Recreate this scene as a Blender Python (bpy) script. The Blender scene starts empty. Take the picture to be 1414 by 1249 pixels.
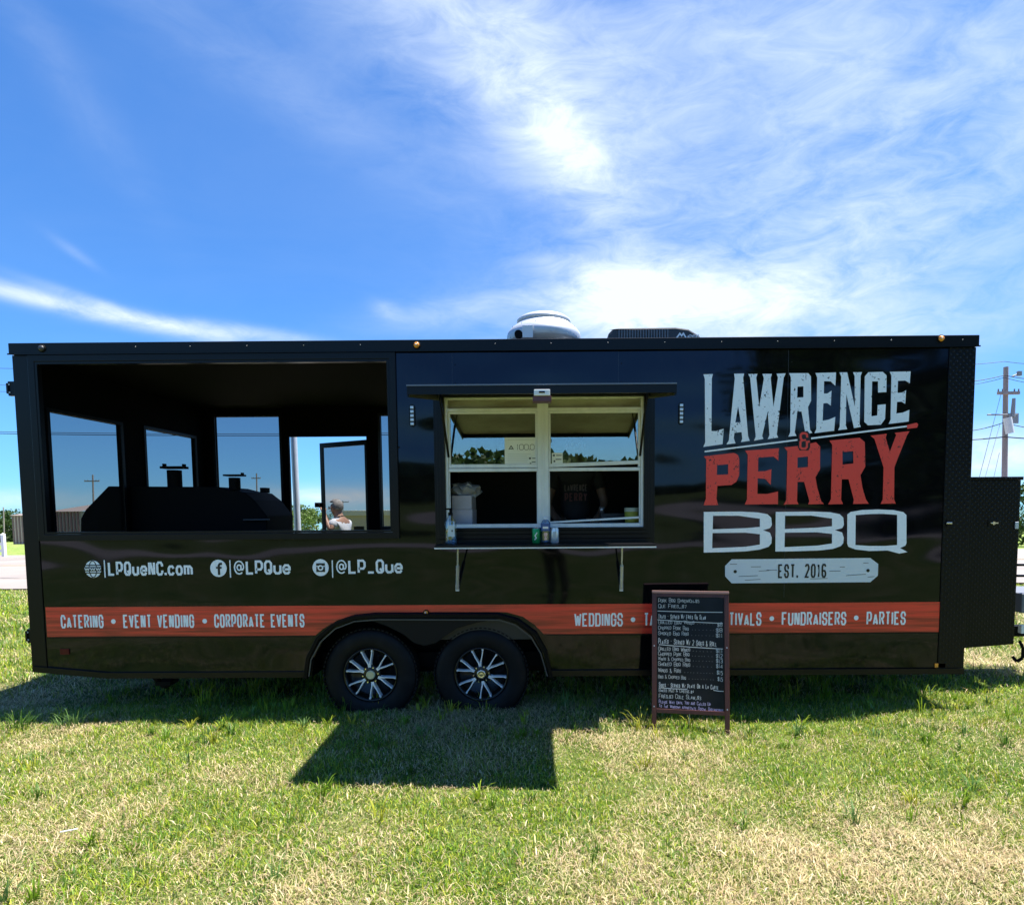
import bpy, bmesh, math, random
import numpy as np
from mathutils import Vector, Matrix
from mathutils.geometry import tessellate_polygon
random.seed(7)
R = math.radians
S = bpy.context.scene
COL = S.collection

# ------------------------------------------------------------------ camera
CX, CD, CH = 4.10622, 4.68481, 1.62587
YAW, PIT, ROL, FPX, PCX, PCY = .00595, -.06686, .00687, 833.56, 757.44, 756.87
def rotm():
    cy, sy = math.cos(YAW), math.sin(YAW); cp, sp = math.cos(PIT), math.sin(PIT); cr, sr = math.cos(ROL), math.sin(ROL)
    return Matrix(((cy, -sy, 0), (sy, cy, 0), (0, 0, 1))) @ Matrix(((1, 0, 0), (0, cp, -sp), (0, sp, cp))) @ Matrix(((cr, 0, sr), (0, 1, 0), (-sr, 0, cr)))
RM = rotm()
cam = bpy.data.cameras.new('camera'); camo = bpy.data.objects.new('camera', cam); COL.objects.link(camo)
m4 = Matrix((RM.col[0], RM.col[2], -RM.col[1])).transposed().to_4x4(); m4.translation = (CX, -CD, CH)
camo.matrix_world = m4
cam.sensor_fit = 'HORIZONTAL'; cam.sensor_width = 36; cam.lens = FPX / 1414 * 36
cam.shift_x = -(PCX - 707) / 1414; cam.shift_y = (PCY - 624.5) / 1414
cam.clip_start = .05; cam.clip_end = 9000
S.camera = camo
S.view_settings.view_transform = 'Standard'; S.view_settings.look = 'None'
S.view_settings.exposure = 1.4; S.view_settings.gamma = 1; S.view_settings.use_curve_mapping = False

SUNV = Vector((.31, .072, 1)).normalized()
SLOPE = .0408          # the field falls away behind the trailer
sl = bpy.data.lights.new('sun', 'SUN'); sl.energy = 4.8; sl.angle = R(.53); sl.color = (1, .96, .88)
so = bpy.data.objects.new('sun', sl); COL.objects.link(so); so.rotation_euler = SUNV.to_track_quat('Z', 'Y').to_euler(); so.location = (0, 0, 30)

def DIR(px, py):
    return (RM @ Vector(((px - PCX) / FPX, 1, -(py - PCY) / FPX))).normalized()
def P(px, py, Y=0.0):
    """the place measured off the photograph, on the plane at distance Y behind the trailer's near wall"""
    d = RM @ Vector(((px - PCX) / FPX, 1, -(py - PCY) / FPX)); t = (Y + CD) / d.y
    return Vector((CX, -CD, CH)) + d * t
def XZ(px, py, Y=0.0):
    v = P(px, py, Y); return (v.x, v.z)

# ------------------------------------------------------------------ world
W = bpy.data.worlds.new('World'); S.world = W; W.use_nodes = True
nt = W.node_tree; nt.nodes.clear()
def N(tree, kind, **kw):
    n = tree.nodes.new(kind)
    for k, v in kw.items():
        if k.startswith('i_'):
            key = k[2:]; key = int(key) if key.isdigit() else key
            n.inputs[key].default_value = v
        else: setattr(n, k, v)
    return n
def mathn(tree, op, a, b=None, clamp=False):
    n = tree.nodes.new('ShaderNodeMath'); n.operation = op; n.use_clamp = clamp
    for i, x in enumerate((a, b)):
        if x is None: continue
        if isinstance(x, (int, float)): n.inputs[i].default_value = x
        else: tree.links.new(x, n.inputs[i])
    return n.outputs[0]
L = nt.links.new
tc = N(nt, 'ShaderNodeTexCoord')
mp = N(nt, 'ShaderNodeMapping', vector_type='VECTOR'); mp.inputs['Rotation'].default_value = (math.atan(SLOPE), 0, 0)
L(tc.outputs['Generated'], mp.inputs['Vector'])
sky = N(nt, 'ShaderNodeTexSky', sky_type='NISHITA', sun_disc=False)
sky.sun_elevation = math.asin(SUNV.z); sky.sun_rotation = math.atan2(SUNV.x, SUNV.y)
sky.altitude = 50; sky.air_density = 1.0; sky.dust_density = .35; sky.ozone_density = 2.2
L(mp.outputs[0], sky.inputs['Vector'])
tint = N(nt, 'ShaderNodeMix', data_type='RGBA', blend_type='MULTIPLY'); tint.inputs['Factor'].default_value = 1
L(sky.outputs[0], tint.inputs['A']); tint.inputs['B'].default_value = (.40, .82, 1.28, 1)
# cirrus: soft places in the sky dome filled with streaky noise
def gauss(px, py, ex, ey, s1, s2):
    c = DIR(px, py); a = (DIR(px + ex, py + ey) - c); a = (a - c * a.dot(c)).normalized(); b = c.cross(a)
    outs = []
    for vec, s in ((a, s1), (b, s2)):
        d = N(nt, 'ShaderNodeVectorMath', operation='DOT_PRODUCT'); L(tc.outputs['Generated'], d.inputs[0]); d.inputs[1].default_value = vec
        q = mathn(nt, 'DIVIDE', d.outputs['Value'], s); outs.append(mathn(nt, 'MULTIPLY', q, q))
    sm = mathn(nt, 'ADD', outs[0], outs[1]); e = mathn(nt, 'POWER', 2.718, mathn(nt, 'MULTIPLY', sm, -1.0))
    d = N(nt, 'ShaderNodeVectorMath', operation='DOT_PRODUCT'); L(tc.outputs['Generated'], d.inputs[0]); d.inputs[1].default_value = c
    return mathn(nt, 'MULTIPLY', e, mathn(nt, 'GREATER_THAN', d.outputs['Value'], 0.0))
blobs = [  # px, py, axis, sizes, weight
    (740, 150, 130, 170, .20, .075, .62), (790, 210, 60, 80, .11, .04, .7), (640, 20, 100, 60, .22, .10, .34), (850, 40, 120, 10, .30, .13, .30),
    (880, 425, 150, 0, .15, .06, 1.35), (840, 385, 150, 40, .10, .02, .5), (1010, 400, 150, -40, .30, .10, .50), (1080, 180, 150, -60, .33, .24, .46),
    (1330, 200, 60, -100, .22, .18, .40), (1120, 430, 100, 0, .12, .07, .5), (70, 415, 100, 26, .12, .010, .75), (220, 448, 120, 24, .14, .010, .95), (170, 430, 100, 34, .08, .006, .6), (350, 460, 100, 14, .09, .009, .9),
    (650, 425, 100, -15, .13, .022, .42), (533, 428, 30, 10, .022, .012, .35), (105, 350, 50, 35, .025, .006, .2), (330, 80, 120, 80, .30, .035, .13), (60, 60, 60, 90, .16, .025, .10),
    (1390, 630, 50, 0, .10, .035, 1.3), (20, 690, 60, 0, .10, .012, .7), (430, 685, 60, 0, .12, .014, 1.0), (500, 690, 40, 0, .05, .022, 1.0), (1240, 480, 120, -40, .16, .04, .4)]
tot = None
for b in blobs:
    g = mathn(nt, 'MULTIPLY', gauss(*b[:6]), b[6]); tot = g if tot is None else mathn(nt, 'ADD', tot, g)
# soft general cirrus elsewhere
mp2 = N(nt, 'ShaderNodeMapping', vector_type='POINT'); mp2.inputs['Rotation'].default_value = (0, R(-38), R(10)); mp2.inputs['Scale'].default_value = (1.3, 2.2, 3.8)
L(tc.outputs['Generated'], mp2.inputs['Vector'])
nz = N(nt, 'ShaderNodeTexNoise', i_Scale=2.3, i_Detail=7.0, i_Roughness=.58, i_Distortion=.55); L(mp2.outputs[0], nz.inputs['Vector'])
nz2 = N(nt, 'ShaderNodeTexNoise', i_Scale=8.0, i_Detail=9.0, i_Roughness=.66, i_Distortion=.7); L(mp2.outputs[0], nz2.inputs['Vector'])
n1 = N(nt, 'ShaderNodeMapRange'); L(nz.outputs['Fac'], n1.inputs['Value']); n1.inputs['From Min'].default_value = .30; n1.inputs['From Max'].default_value = .66
n2 = N(nt, 'ShaderNodeMapRange'); L(nz2.outputs['Fac'], n2.inputs['Value']); n2.inputs['From Min'].default_value = .32; n2.inputs['From Max'].default_value = .70
tex = mathn(nt, 'ADD', mathn(nt, 'MULTIPLY', n1.outputs[0], .55), mathn(nt, 'MULTIPLY', n2.outputs[0], .60))
dens = mathn(nt, 'MULTIPLY', mathn(nt, 'MULTIPLY', tot, .72), mathn(nt, 'ADD', tex, .15))
veil = mathn(nt, 'MULTIPLY', n1.outputs[0], .03)
dens = mathn(nt, 'ADD', dens, veil, clamp=True)
mixc = N(nt, 'ShaderNodeMix', data_type='RGBA'); L(dens, mixc.inputs['Factor']); L(tint.outputs['Result'], mixc.inputs['A'])
SKYS = .067
CW = 1.0 / SKYS
mixc.inputs['B'].default_value = (.37 * CW, .42 * CW, .47 * CW, 1)
bg = N(nt, 'ShaderNodeBackground'); bg.inputs['Strength'].default_value = SKYS; L(mixc.outputs['Result'], bg.inputs['Color'])
wo = N(nt, 'ShaderNodeOutputWorld'); L(bg.outputs[0], wo.inputs['Surface'])

# ------------------------------------------------------------------ materials
MATS = {}
def mat(name, col=(.5, .5, .5), rough=.5, metal=0, coat=0, spec=.5, emit=None, noise=None, bump=None, trans=0):
    """noise=(scale, detail, colour2, lo, hi, stretch); bump=(scale, strength, distance, stretch)"""
    if name in MATS: return MATS[name]
    m = bpy.data.materials.new(name); m.use_nodes = True; t = m.node_tree; b = t.nodes['Principled BSDF']
    b.inputs['Base Color'].default_value = (*col, 1); b.inputs['Roughness'].default_value = rough; b.inputs['Metallic'].default_value = metal
    b.inputs['Coat Weight'].default_value = coat; b.inputs['Coat Roughness'].default_value = .03; b.inputs['Specular IOR Level'].default_value = spec
    if emit: b.inputs['Emission Color'].default_value = (*emit[:3], 1); b.inputs['Emission Strength'].default_value = emit[3]
    geo = N(t, 'ShaderNodeNewGeometry')
    def coords(st):
        q = N(t, 'ShaderNodeMapping'); q.inputs['Scale'].default_value = st; t.links.new(geo.outputs['Position'], q.inputs[0]); return q.outputs[0]
    if noise:
        sc, de, c2, lo, hi, st = noise
        n = N(t, 'ShaderNodeTexNoise', i_Scale=sc, i_Detail=de, i_Roughness=.6); t.links.new(coords(st), n.inputs['Vector'])
        r = N(t, 'ShaderNodeMapRange'); t.links.new(n.outputs['Fac'], r.inputs[0]); r.inputs[1].default_value = lo; r.inputs[2].default_value = hi
        x = N(t, 'ShaderNodeMix', data_type='RGBA'); t.links.new(r.outputs[0], x.inputs['Factor']); x.inputs['A'].default_value = (*col, 1); x.inputs['B'].default_value = (*c2, 1)
        t.links.new(x.outputs['Result'], b.inputs['Base Color'])
    if bump:
        sc, stg, dist, st = bump
        n = N(t, 'ShaderNodeTexNoise', i_Scale=sc, i_Detail=1.0); t.links.new(coords(st), n.inputs['Vector'])
        bp = N(t, 'ShaderNodeBump', i_Strength=stg, i_Distance=dist); t.links.new(n.outputs['Fac'], bp.inputs['Height']); t.links.new(bp.outputs[0], b.inputs['Normal'])
        t.links.new(bp.outputs[0], b.inputs['Coat Normal'])
    MATS[name] = m; return m
U = (1, 1, 1)
black = mat('black_gloss_paint', (.003, .003, .0035), .06, spec=.42, bump=(1.4, 1.0, .022, (.7, 1, 1.5)), noise=(6, 5, (.009, .009, .009), .5, .8, U))
blackt = mat('black_trim', (.005, .005, .006), .3, spec=.22, bump=(40, .12, .002, U))
blackm = mat('black_matt', (.0025, .0025, .0025), .7, spec=.15)
inner = mat('porch_lining', (.0016, .0016, .0018), .8, spec=.08)
black.node_tree.nodes['Principled BSDF'].inputs['Specular Tint'].default_value = (.68, .74, .96, 1)
kitchen = mat('kitchen_lining', (.018, .018, .02), .5)
fenderm = mat('fender_black', (.004, .004, .0045), .4, spec=.10)
rubber = mat('tyre_rubber', (.005, .005, .006), .6, spec=.2, noise=(9, 4, (.011, .011, .012), .45, .75, U))
rimblack = mat('rim_black', (.006, .006, .006), .25)
polished = mat('polished_spoke', (.93, .93, .93), .35, .15)
chrome = mat('machined_aluminium', (.82, .82, .80), .22, 1)
alum = mat('aluminium_frame', (.76, .78, .80), .42, .2, noise=(14, 4, (.66, .68, .70), .4, .7, (1, 1, .3)))
alumw = mat('pale_lining', (.42, .40, .33), .38, .1, noise=(2.5, 4, (.26, .22, .17), .42, .66, (1, 1, 3)))
white = mat('white_vinyl', (.92, .93, .94), .4, noise=(60, 2, (.86, .87, .89), .45, .7, U))
whitep = mat('white_plastic', (.75, .76, .77), .4)
dark = mat('charcoal_plastic', (.03, .033, .04), .45, bump=(60, .2, .002, U))
galv = mat('galvanised_steel', (.58, .61, .66), .5, .4, noise=(5, 4, (.5, .52, .56), .4, .7, U))
amber = mat('amber_lens', (.85, .30, .03), .2, coat=.5)
redlens = mat('red_lens', (.09, .006, .008), .3, spec=.2)
def worn(name, col):
    m = mat(name, col, .42); t = m.node_tree; b = t.nodes['Principled BSDF']; geo = N(t, 'ShaderNodeNewGeometry')
    q = N(t, 'ShaderNodeMapping'); q.inputs['Scale'].default_value = (1, 1, .75); q.inputs['Rotation'].default_value = (0, .5, 0); t.links.new(geo.outputs['Position'], q.inputs[0])
    n = N(t, 'ShaderNodeTexNoise', i_Scale=62, i_Detail=2.5, i_Roughness=.6, i_Distortion=.8); t.links.new(q.outputs[0], n.inputs['Vector'])
    n2 = N(t, 'ShaderNodeTexNoise', i_Scale=9, i_Detail=1.0); t.links.new(q.outputs[0], n2.inputs['Vector'])
    s = mathn(t, 'ADD', n.outputs['Fac'], mathn(t, 'MULTIPLY', n2.outputs['Fac'], .35))
    r = N(t, 'ShaderNodeMapRange'); t.links.new(s, r.inputs[0]); r.inputs[1].default_value = .835; r.inputs[2].default_value = .86
    x = N(t, 'ShaderNodeMix', data_type='RGBA'); t.links.new(r.outputs[0], x.inputs['Factor']); x.inputs['A'].default_value = (*col, 1); x.inputs['B'].default_value = (.01, .01, .01, 1)
    t.links.new(x.outputs['Result'], b.inputs['Base Color']); return m
wwhite = worn('worn_white_vinyl', (.84, .88, .91)); wred = worn('worn_red_vinyl', (.84, .060, .038))
def planks():
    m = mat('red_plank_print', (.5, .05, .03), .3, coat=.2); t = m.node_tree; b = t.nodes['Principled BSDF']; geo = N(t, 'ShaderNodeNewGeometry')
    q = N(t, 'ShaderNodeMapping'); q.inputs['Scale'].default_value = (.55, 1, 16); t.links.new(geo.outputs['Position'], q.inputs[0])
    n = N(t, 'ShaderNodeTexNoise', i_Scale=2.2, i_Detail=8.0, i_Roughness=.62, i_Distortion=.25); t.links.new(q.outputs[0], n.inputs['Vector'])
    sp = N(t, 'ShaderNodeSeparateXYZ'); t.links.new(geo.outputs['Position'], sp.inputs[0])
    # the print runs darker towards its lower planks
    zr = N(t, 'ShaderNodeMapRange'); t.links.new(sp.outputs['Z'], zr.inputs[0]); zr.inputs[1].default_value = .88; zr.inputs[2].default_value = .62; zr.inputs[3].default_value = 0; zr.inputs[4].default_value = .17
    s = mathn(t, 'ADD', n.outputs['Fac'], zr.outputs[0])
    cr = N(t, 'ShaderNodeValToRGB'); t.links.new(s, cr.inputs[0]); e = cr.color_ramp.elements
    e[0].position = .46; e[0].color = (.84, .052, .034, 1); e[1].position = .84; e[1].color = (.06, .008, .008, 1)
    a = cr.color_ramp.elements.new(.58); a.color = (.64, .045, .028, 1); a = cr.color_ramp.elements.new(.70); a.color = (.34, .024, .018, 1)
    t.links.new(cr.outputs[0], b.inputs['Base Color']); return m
stripem = planks()
def glassm(name, refl, tintc=(.9, .93, .95)):
    m = bpy.data.materials.new(name); m.use_nodes = True; t = m.node_tree; t.nodes.clear()
    lw = N(t, 'ShaderNodeLayerWeight', i_Blend=.5); f5 = mathn(t, 'POWER', lw.outputs['Facing'], 5.0)
    fac = mathn(t, 'ADD', mathn(t, 'MULTIPLY', f5, .8), refl, clamp=True)
    tr = N(t, 'ShaderNodeBsdfTransparent'); tr.inputs[0].default_value = (*tintc, 1); gl = N(t, 'ShaderNodeBsdfGlossy', i_Roughness=.0); gl.inputs[0].default_value = (1, 1, 1, 1)
    mx = N(t, 'ShaderNodeMixShader'); t.links.new(fac, mx.inputs[0]); t.links.new(tr.outputs[0], mx.inputs[1]); t.links.new(gl.outputs[0], mx.inputs[2])
    o = N(t, 'ShaderNodeOutputMaterial'); t.links.new(mx.outputs[0], o.inputs[0]); return m
glass = glassm('window_glass', .20); bottleg = glassm('clear_bottle', .16, (.82, .88, .92)); blueg = glassm('pale_blue_bottle', .14, (.55, .68, .85))
def screenm(name, op, col=(.02, .02, .022)):
    m = bpy.data.materials.new(name); m.use_nodes = True; t = m.node_tree; t.nodes.clear()
    tr = N(t, 'ShaderNodeBsdfTransparent'); df = N(t, 'ShaderNodeBsdfDiffuse'); df.inputs[0].default_value = (*col, 1)
    mx = N(t, 'ShaderNodeMixShader', i_0=op); t.links.new(tr.outputs[0], mx.inputs[1]); t.links.new(df.outputs[0], mx.inputs[2])
    o = N(t, 'ShaderNodeOutputMaterial'); t.links.new(mx.outputs[0], o.inputs[0]); return m
screen = screenm('insect_screen', .40, (.006, .006, .007))
def tread():
    m = mat('tread_plate', (.005, .005, .006), .32, 0, spec=.2); t = m.node_tree; b = t.nodes['Principled BSDF']; geo = N(t, 'ShaderNodeNewGeometry')
    hs = []
    for a in (R(45), R(-45)):
        q = N(t, 'ShaderNodeMapping'); q.inputs['Rotation'].default_value = (0, a, 0); t.links.new(geo.outputs['Position'], q.inputs[0])
        w = N(t, 'ShaderNodeTexWave', bands_direction='X', i_Scale=9.0); t.links.new(q.outputs[0], w.inputs[0]); hs.append(w.outputs['Fac'])
    h = mathn(t, 'POWER', mathn(t, 'MULTIPLY', hs[0], hs[1]), 3.0)
    bp = N(t, 'ShaderNodeBump', i_Strength=.6, i_Distance=.004); t.links.new(h, bp.inputs['Height']); t.links.new(bp.outputs[0], b.inputs['Normal']); return m
treadm = tread()
def attrmat(name, rough=.6, transl=.3, wob=.25, sc=3.0):
    m = bpy.data.materials.new(name); m.use_nodes = True; t = m.node_tree; b = t.nodes['Principled BSDF']; o = t.nodes['Material Output']
    at = N(t, 'ShaderNodeAttribute', attribute_name='Col'); b.inputs['Roughness'].default_value = rough; b.inputs['Specular IOR Level'].default_value = .25
    t.links.new(at.outputs['Color'], b.inputs['Base Color'])
    tl = N(t, 'ShaderNodeBsdfTranslucent'); t.links.new(at.outputs['Color'], tl.inputs[0])
    mx = N(t, 'ShaderNodeMixShader', i_0=transl); t.links.new(b.outputs[0], mx.inputs[1]); t.links.new(tl.outputs[0], mx.inputs[2]); t.links.new(mx.outputs[0], o.inputs[0]); return m
leafm = attrmat('leaf'); grassm = attrmat('grass_blade', .5, .35)

# ------------------------------------------------------------------ builders
ORG = {}
def link(o): COL.objects.link(o); return o
def root(name, loc, label, cat, group=None):
    o = link(bpy.data.objects.new(name, None)); o.location = loc; o.empty_display_size = .2; ORG[o] = Vector(loc)
    o['label'] = label; o['category'] = cat
    if group: o['group'] = group
    return o
class MB:
    def __init__(s): s.v = []; s.f = []; s.sm = []
    def add(s, vs, fs, smooth=False):
        n = len(s.v); s.v += [tuple(v) for v in vs]; s.f += [tuple(i + n for i in f) for f in fs]; s.sm += [smooth] * len(fs); return s
    def box(s, x0, x1, y0, y1, z0, z1):
        if x1 < x0: x0, x1 = x1, x0
        if y1 < y0: y0, y1 = y1, y0
        if z1 < z0: z0, z1 = z1, z0
        return s.add([(x0, y0, z0), (x1, y0, z0), (x1, y1, z0), (x0, y1, z0), (x0, y0, z1), (x1, y0, z1), (x1, y1, z1), (x0, y1, z1)],
                     [(0, 3, 2, 1), (4, 5, 6, 7), (0, 1, 5, 4), (1, 2, 6, 5), (2, 3, 7, 6), (3, 0, 4, 7)])
    def cyl(s, a, b, r0, r1=None, n=12, cap=True, smooth=True):
        a, b = Vector(a), Vector(b); r1 = r0 if r1 is None else r1; d = (b - a).normalized()
        u = d.orthogonal().normalized(); w = d.cross(u); vs = []
        for c, r in ((a, r0), (b, r1)):
            for i in range(n):
                t = 2 * math.pi * i / n; vs.append(c + (u * math.cos(t) + w * math.sin(t)) * r)
        s.add(vs, [(i, (i + 1) % n, n + (i + 1) % n, n + i) for i in range(n)], smooth)
        if cap: s.add(vs, [tuple(range(n))[::-1], tuple(range(n, 2 * n))])
        return s
    def lathe(s, c, axis, prof, n=32, smooth=True):
        """prof: list of (distance along axis, radius)"""
        c = Vector(c); d = Vector(axis).normalized(); u = d.orthogonal().normalized(); w = d.cross(u); vs = []
        for h, r in prof:
            for i in range(n):
                t = 2 * math.pi * i / n; vs.append(c + d * h + (u * math.cos(t) + w * math.sin(t)) * max(r, 1e-4))
        return s.add(vs, [(k * n + i, k * n + (i + 1) % n, (k + 1) * n + (i + 1) % n, (k + 1) * n + i) for k in range(len(prof) - 1) for i in range(n)], smooth)
    def slab(s, outer, holes, y0, y1):
        """x-z outline with holes, from y0 (near) to y1"""
        loops = [outer] + list(holes); flat = [p for l in loops for p in l]
        tris = tessellate_polygon([[Vector((p[0], p[1], 0)) for p in l] for l in loops]); n = len(flat)
        vs = [(p[0], y0, p[1]) for p in flat] + ([(p[0], y1, p[1]) for p in flat] if y1 is not None else [])
        fs = []
        for t in tris:
            a, b, c = (Vector(flat[i]) for i in t)
            if abs((b - a).cross(c - a)) < 1e-12: continue
            if (b - a).cross(c - a) < 0: t = (t[0], t[2], t[1])
            fs.append(tuple(t))
            if y1 is not None: fs.append(tuple(i + n for i in t[::-1]))
        if y1 is not None:
            k = 0
            for l in loops:
                for i in range(len(l)): fs.append((k + i, k + (i + 1) % len(l), n + k + (i + 1) % len(l), n + k + i))
                k += len(l)
        return s.add(vs, fs)
    def ribbon(s, pts, th, y, y1=None, closed=False):
        """flat band of width th along an x-z polyline"""
        p = [Vector(q) for q in pts]; n = len(p); l = []; r = []
        for i in range(n):
            if closed: a, b, c = p[i - 1], p[i], p[(i + 1) % n]
            else: a, b, c = p[max(i - 1, 0)], p[i], p[min(i + 1, n - 1)]
            d1 = (b - a); d2 = (c - b)
            if d1.length < 1e-9: d1 = d2
            if d2.length < 1e-9: d2 = d1
            d1 = d1.normalized(); d2 = d2.normalized(); n1 = Vector((-d1.y, d1.x)); n2 = Vector((-d2.y, d2.x)); m = n1 + n2
            m = n1 if m.length < .2 else m.normalized(); k = min(1 / max(m.dot(n1), .45), 2.0)
            l.append(b + m * th / 2 * k); r.append(b - m * th / 2 * k)
        vs = [(q.x, y, q.y) for q in l] + [(q.x, y, q.y) for q in r]; cnt = n if closed else n - 1
        fs = [(i, n + i, n + (i + 1) % n, (i + 1) % n) for i in range(cnt)]
        if y1 is not None:
            vs += [(v[0], y1, v[2]) for v in vs]; m2 = 2 * n
            fs += [(m2 + i, m2 + (i + 1) % n, m2 + n + (i + 1) % n, m2 + n + i) for i in range(cnt)]
            fs += [(i, (i + 1) % n, m2 + (i + 1) % n, m2 + i) for i in range(cnt)] + [(n + i, m2 + n + i, m2 + n + (i + 1) % n, n + (i + 1) % n) for i in range(cnt)]
            if not closed: fs += [(0, m2, m2 + n, n), (n - 1, 2 * n - 1, m2 + 2 * n - 1, m2 + n - 1)]
        return s.add(vs, fs)
    def tube(s, pts, r, n=8):
        for a, b in zip(pts[:-1], pts[1:]): s.cyl(a, b, r, n=n)
        return s
    def build(s, name, m, parent=None, bevel=0, label=None, org=None, fix=True):
        o0 = org if org is not None else (ORG[parent] if parent else Vector((0, 0, 0)))
        me = bpy.data.meshes.new(name); me.from_pydata([(v[0] - o0[0], v[1] - o0[1], v[2] - o0[2]) for v in s.v], [], s.f)
        me.polygons.foreach_set('use_smooth', s.sm)
        if fix:
            bm = bmesh.new(); bm.from_mesh(me); bmesh.ops.recalc_face_normals(bm, faces=bm.faces); bm.to_mesh(me); bm.free()
        me.materials.append(m); o = link(bpy.data.objects.new(name, me)); ORG[o] = Vector(o0)
        if parent: o.parent = parent
        elif org is not None: o.location = org
        if bevel: b = o.modifiers.new('bevel', 'BEVEL'); b.width = bevel; b.segments = 2; b.limit_method = 'ANGLE'
        if label: o['label'] = label
        return o
def tag(o, label, cat, group=None):
    o['label'] = label; o['category'] = cat
    if group: o['group'] = group
    return o
def struct(o): o['kind'] = 'structure'; return o
def thing(mb, name, m, label, cat, group=None, bevel=0):
    xs = [v[0] for v in mb.v]; ys = [v[1] for v in mb.v]; zs = [v[2] for v in mb.v]
    o = mb.build(name, m, None, bevel, org=Vector(((min(xs) + max(xs)) / 2, (min(ys) + max(ys)) / 2, min(zs)))); return tag(o, label, cat, group)

# ------------------------------------------------------------------ stroke lettering
GL = dict(A="00 25|25 40|11 31", B="00 06 36 45 44 33 03|33 42 41 30 00", C="44 45 36 16 05 01 10 30 41 42", D="00 06 36 45 41 30 00", E="46 06 00 40|03 33", F="46 06 00|03 33",
    G="44 45 36 16 05 01 10 30 41 43 23", H="00 06|40 46|03 43", I="20 26", J="46 41 30 10 01 02", K="00 06|46 03 40", L="06 00 40", M="00 06|06 22|46 22|46 40", N="00 06|16 30|40 46",
    O="01 05 16 36 45 41 30 10 01", P="00 06 36 45 43 32 02", Q="01 05 16 36 45 41 30 10 01|22 40", R="00 06 36 45 44 33 03|23 40", S="44 45 36 16 05 04 13 33 42 41 30 10 01 02", T="06 46|26 20",
    U="06 01 10 30 41 46", V="06 20|46 20", W="06 10|10 25|25 30|30 46", X="00 46|06 40", Y="06 23 46|23 20", Z="06 46 00 40", u="04 01 10 30 41 44|41 40", e="02 42 43 34 14 03 01 10 30 41", c="43 34 14 03 01 10 30 41",
    o="01 03 14 34 43 41 30 10 01", m="00 04 34 43 40|24 20", _="00 40", f="50 53 63")
GL.update({'0': GL['O'], '1': "15 26 20", '2': "05 16 36 45 44 00 40", '3': "05 16 36 45 44 33 13|33 42 41 30 10 01", '4': "30 36 02 42", '5': "46 06 04 34 43 41 30 10 01", '6': "45 36 16 05 01 10 30 41 42 33 03",
    '7': "06 46 20", '8': "13 04 05 16 36 45 44 33 13 02 01 10 30 41 42 33", '9': "01 10 30 41 45 36 16 05 04 13 43", '&': "40 05 16 25 24 01 10 20 42", '$': GL['S'] + "|26 20", '-': "13 33", '.': "20 21", '/': "00 46", '!': "26 22|20 21", ':': "20 21|23 24", ',': "21 10"})
NARROW = {'I': .02, '.': .02, '1': .5, '!': .02, '-': .7, ' ': .75, 'M': 1.3, 'W': 1.4, 'm': 1.4, '@': 1.55, '_': .95, ',': .4, ':': .4}
def text(mb, string, x0, z0, x1, z1, h, th, y, gap=.34, jit=0.0, small=1.0, xf=None):
    """stroke letters fitted between (x0,z0) and (x1,z1) along the base line, cap height h"""
    ws = []; first = True; sc = []
    for ch in string:
        k = 1.0 if (first or small == 1) else small; first = ch in ' -/'; sc.append(k if ch != ' ' else 1); ws.append(NARROW.get(ch, 1.0) * sc[-1])
    gp = gap * th; u = (math.hypot(x1 - x0, z1 - z0) - len(string) * th - gp * (len(string) - 1)) / sum(ws); cx = 0; dx = (x1 - x0); dz = (z1 - z0); ln = math.hypot(dx, dz); dx /= ln; dz /= ln
    cnt = 0
    for ch, w, k in zip(string, ws, sc):
        W_ = w * u; j1 = random.uniform(-jit, jit) * h; j2 = random.uniform(-jit, jit)
        def place(gx, gz):
            px = cx + th / 2 + gx / 4 * W_; pz = th / 2 + gz / 6 * (h * k - th) + j1 + j2 * gx / 4 * h * .4
            return (x0 + dx * px - dz * pz, z0 + dz * px + dx * pz)
        strokes = []
        if ch == '@':
            strokes = [[(2 + 2 * math.cos(t) , 3 + 3.2 * math.sin(t)) for t in [R(-50) - R(22) * i for i in range(15)]],
                       [(2 + .85 * math.cos(t), 3 + 1.35 * math.sin(t)) for t in [R(30) * i for i in range(13)]], [(2.85, 4.3), (2.85, 1.9), (3.5, 1.9), (4, 3)]]
            tt = th * .62
        elif ch == ' ': strokes = []; tt = th
        else:
            tt = th; g = GL.get(ch) or GL.get(ch.upper())
            for part in g.split('|'): strokes.append([(int(q[0]), int(q[1])) for q in part.split()])
        if ch in 'I1.!:' : strokes = [[(p[0] if ch == '1' else 2, p[1]) for p in s_] for s_ in strokes]
        for s_ in strokes:
            if ch == '.': s_ = [(2, 0 - .3), (2, .9)]
            pts = [place(*p) for p in s_]; closed = len(pts) > 3 and math.dist(pts[0], pts[-1]) < 1e-6
            if closed: pts = pts[:-1]
            if xf is None: mb.ribbon(pts, tt, y - .0002 * (cnt % 6), closed=closed)
            else:
                t2 = MB(); t2.ribbon(pts, tt, 0, closed=closed); mb.add([xf(v[0], v[2], .0001 * (cnt % 6)) for v in t2.v], t2.f)
            cnt += 1
        cx += W_ + th + gp
    return mb

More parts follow.
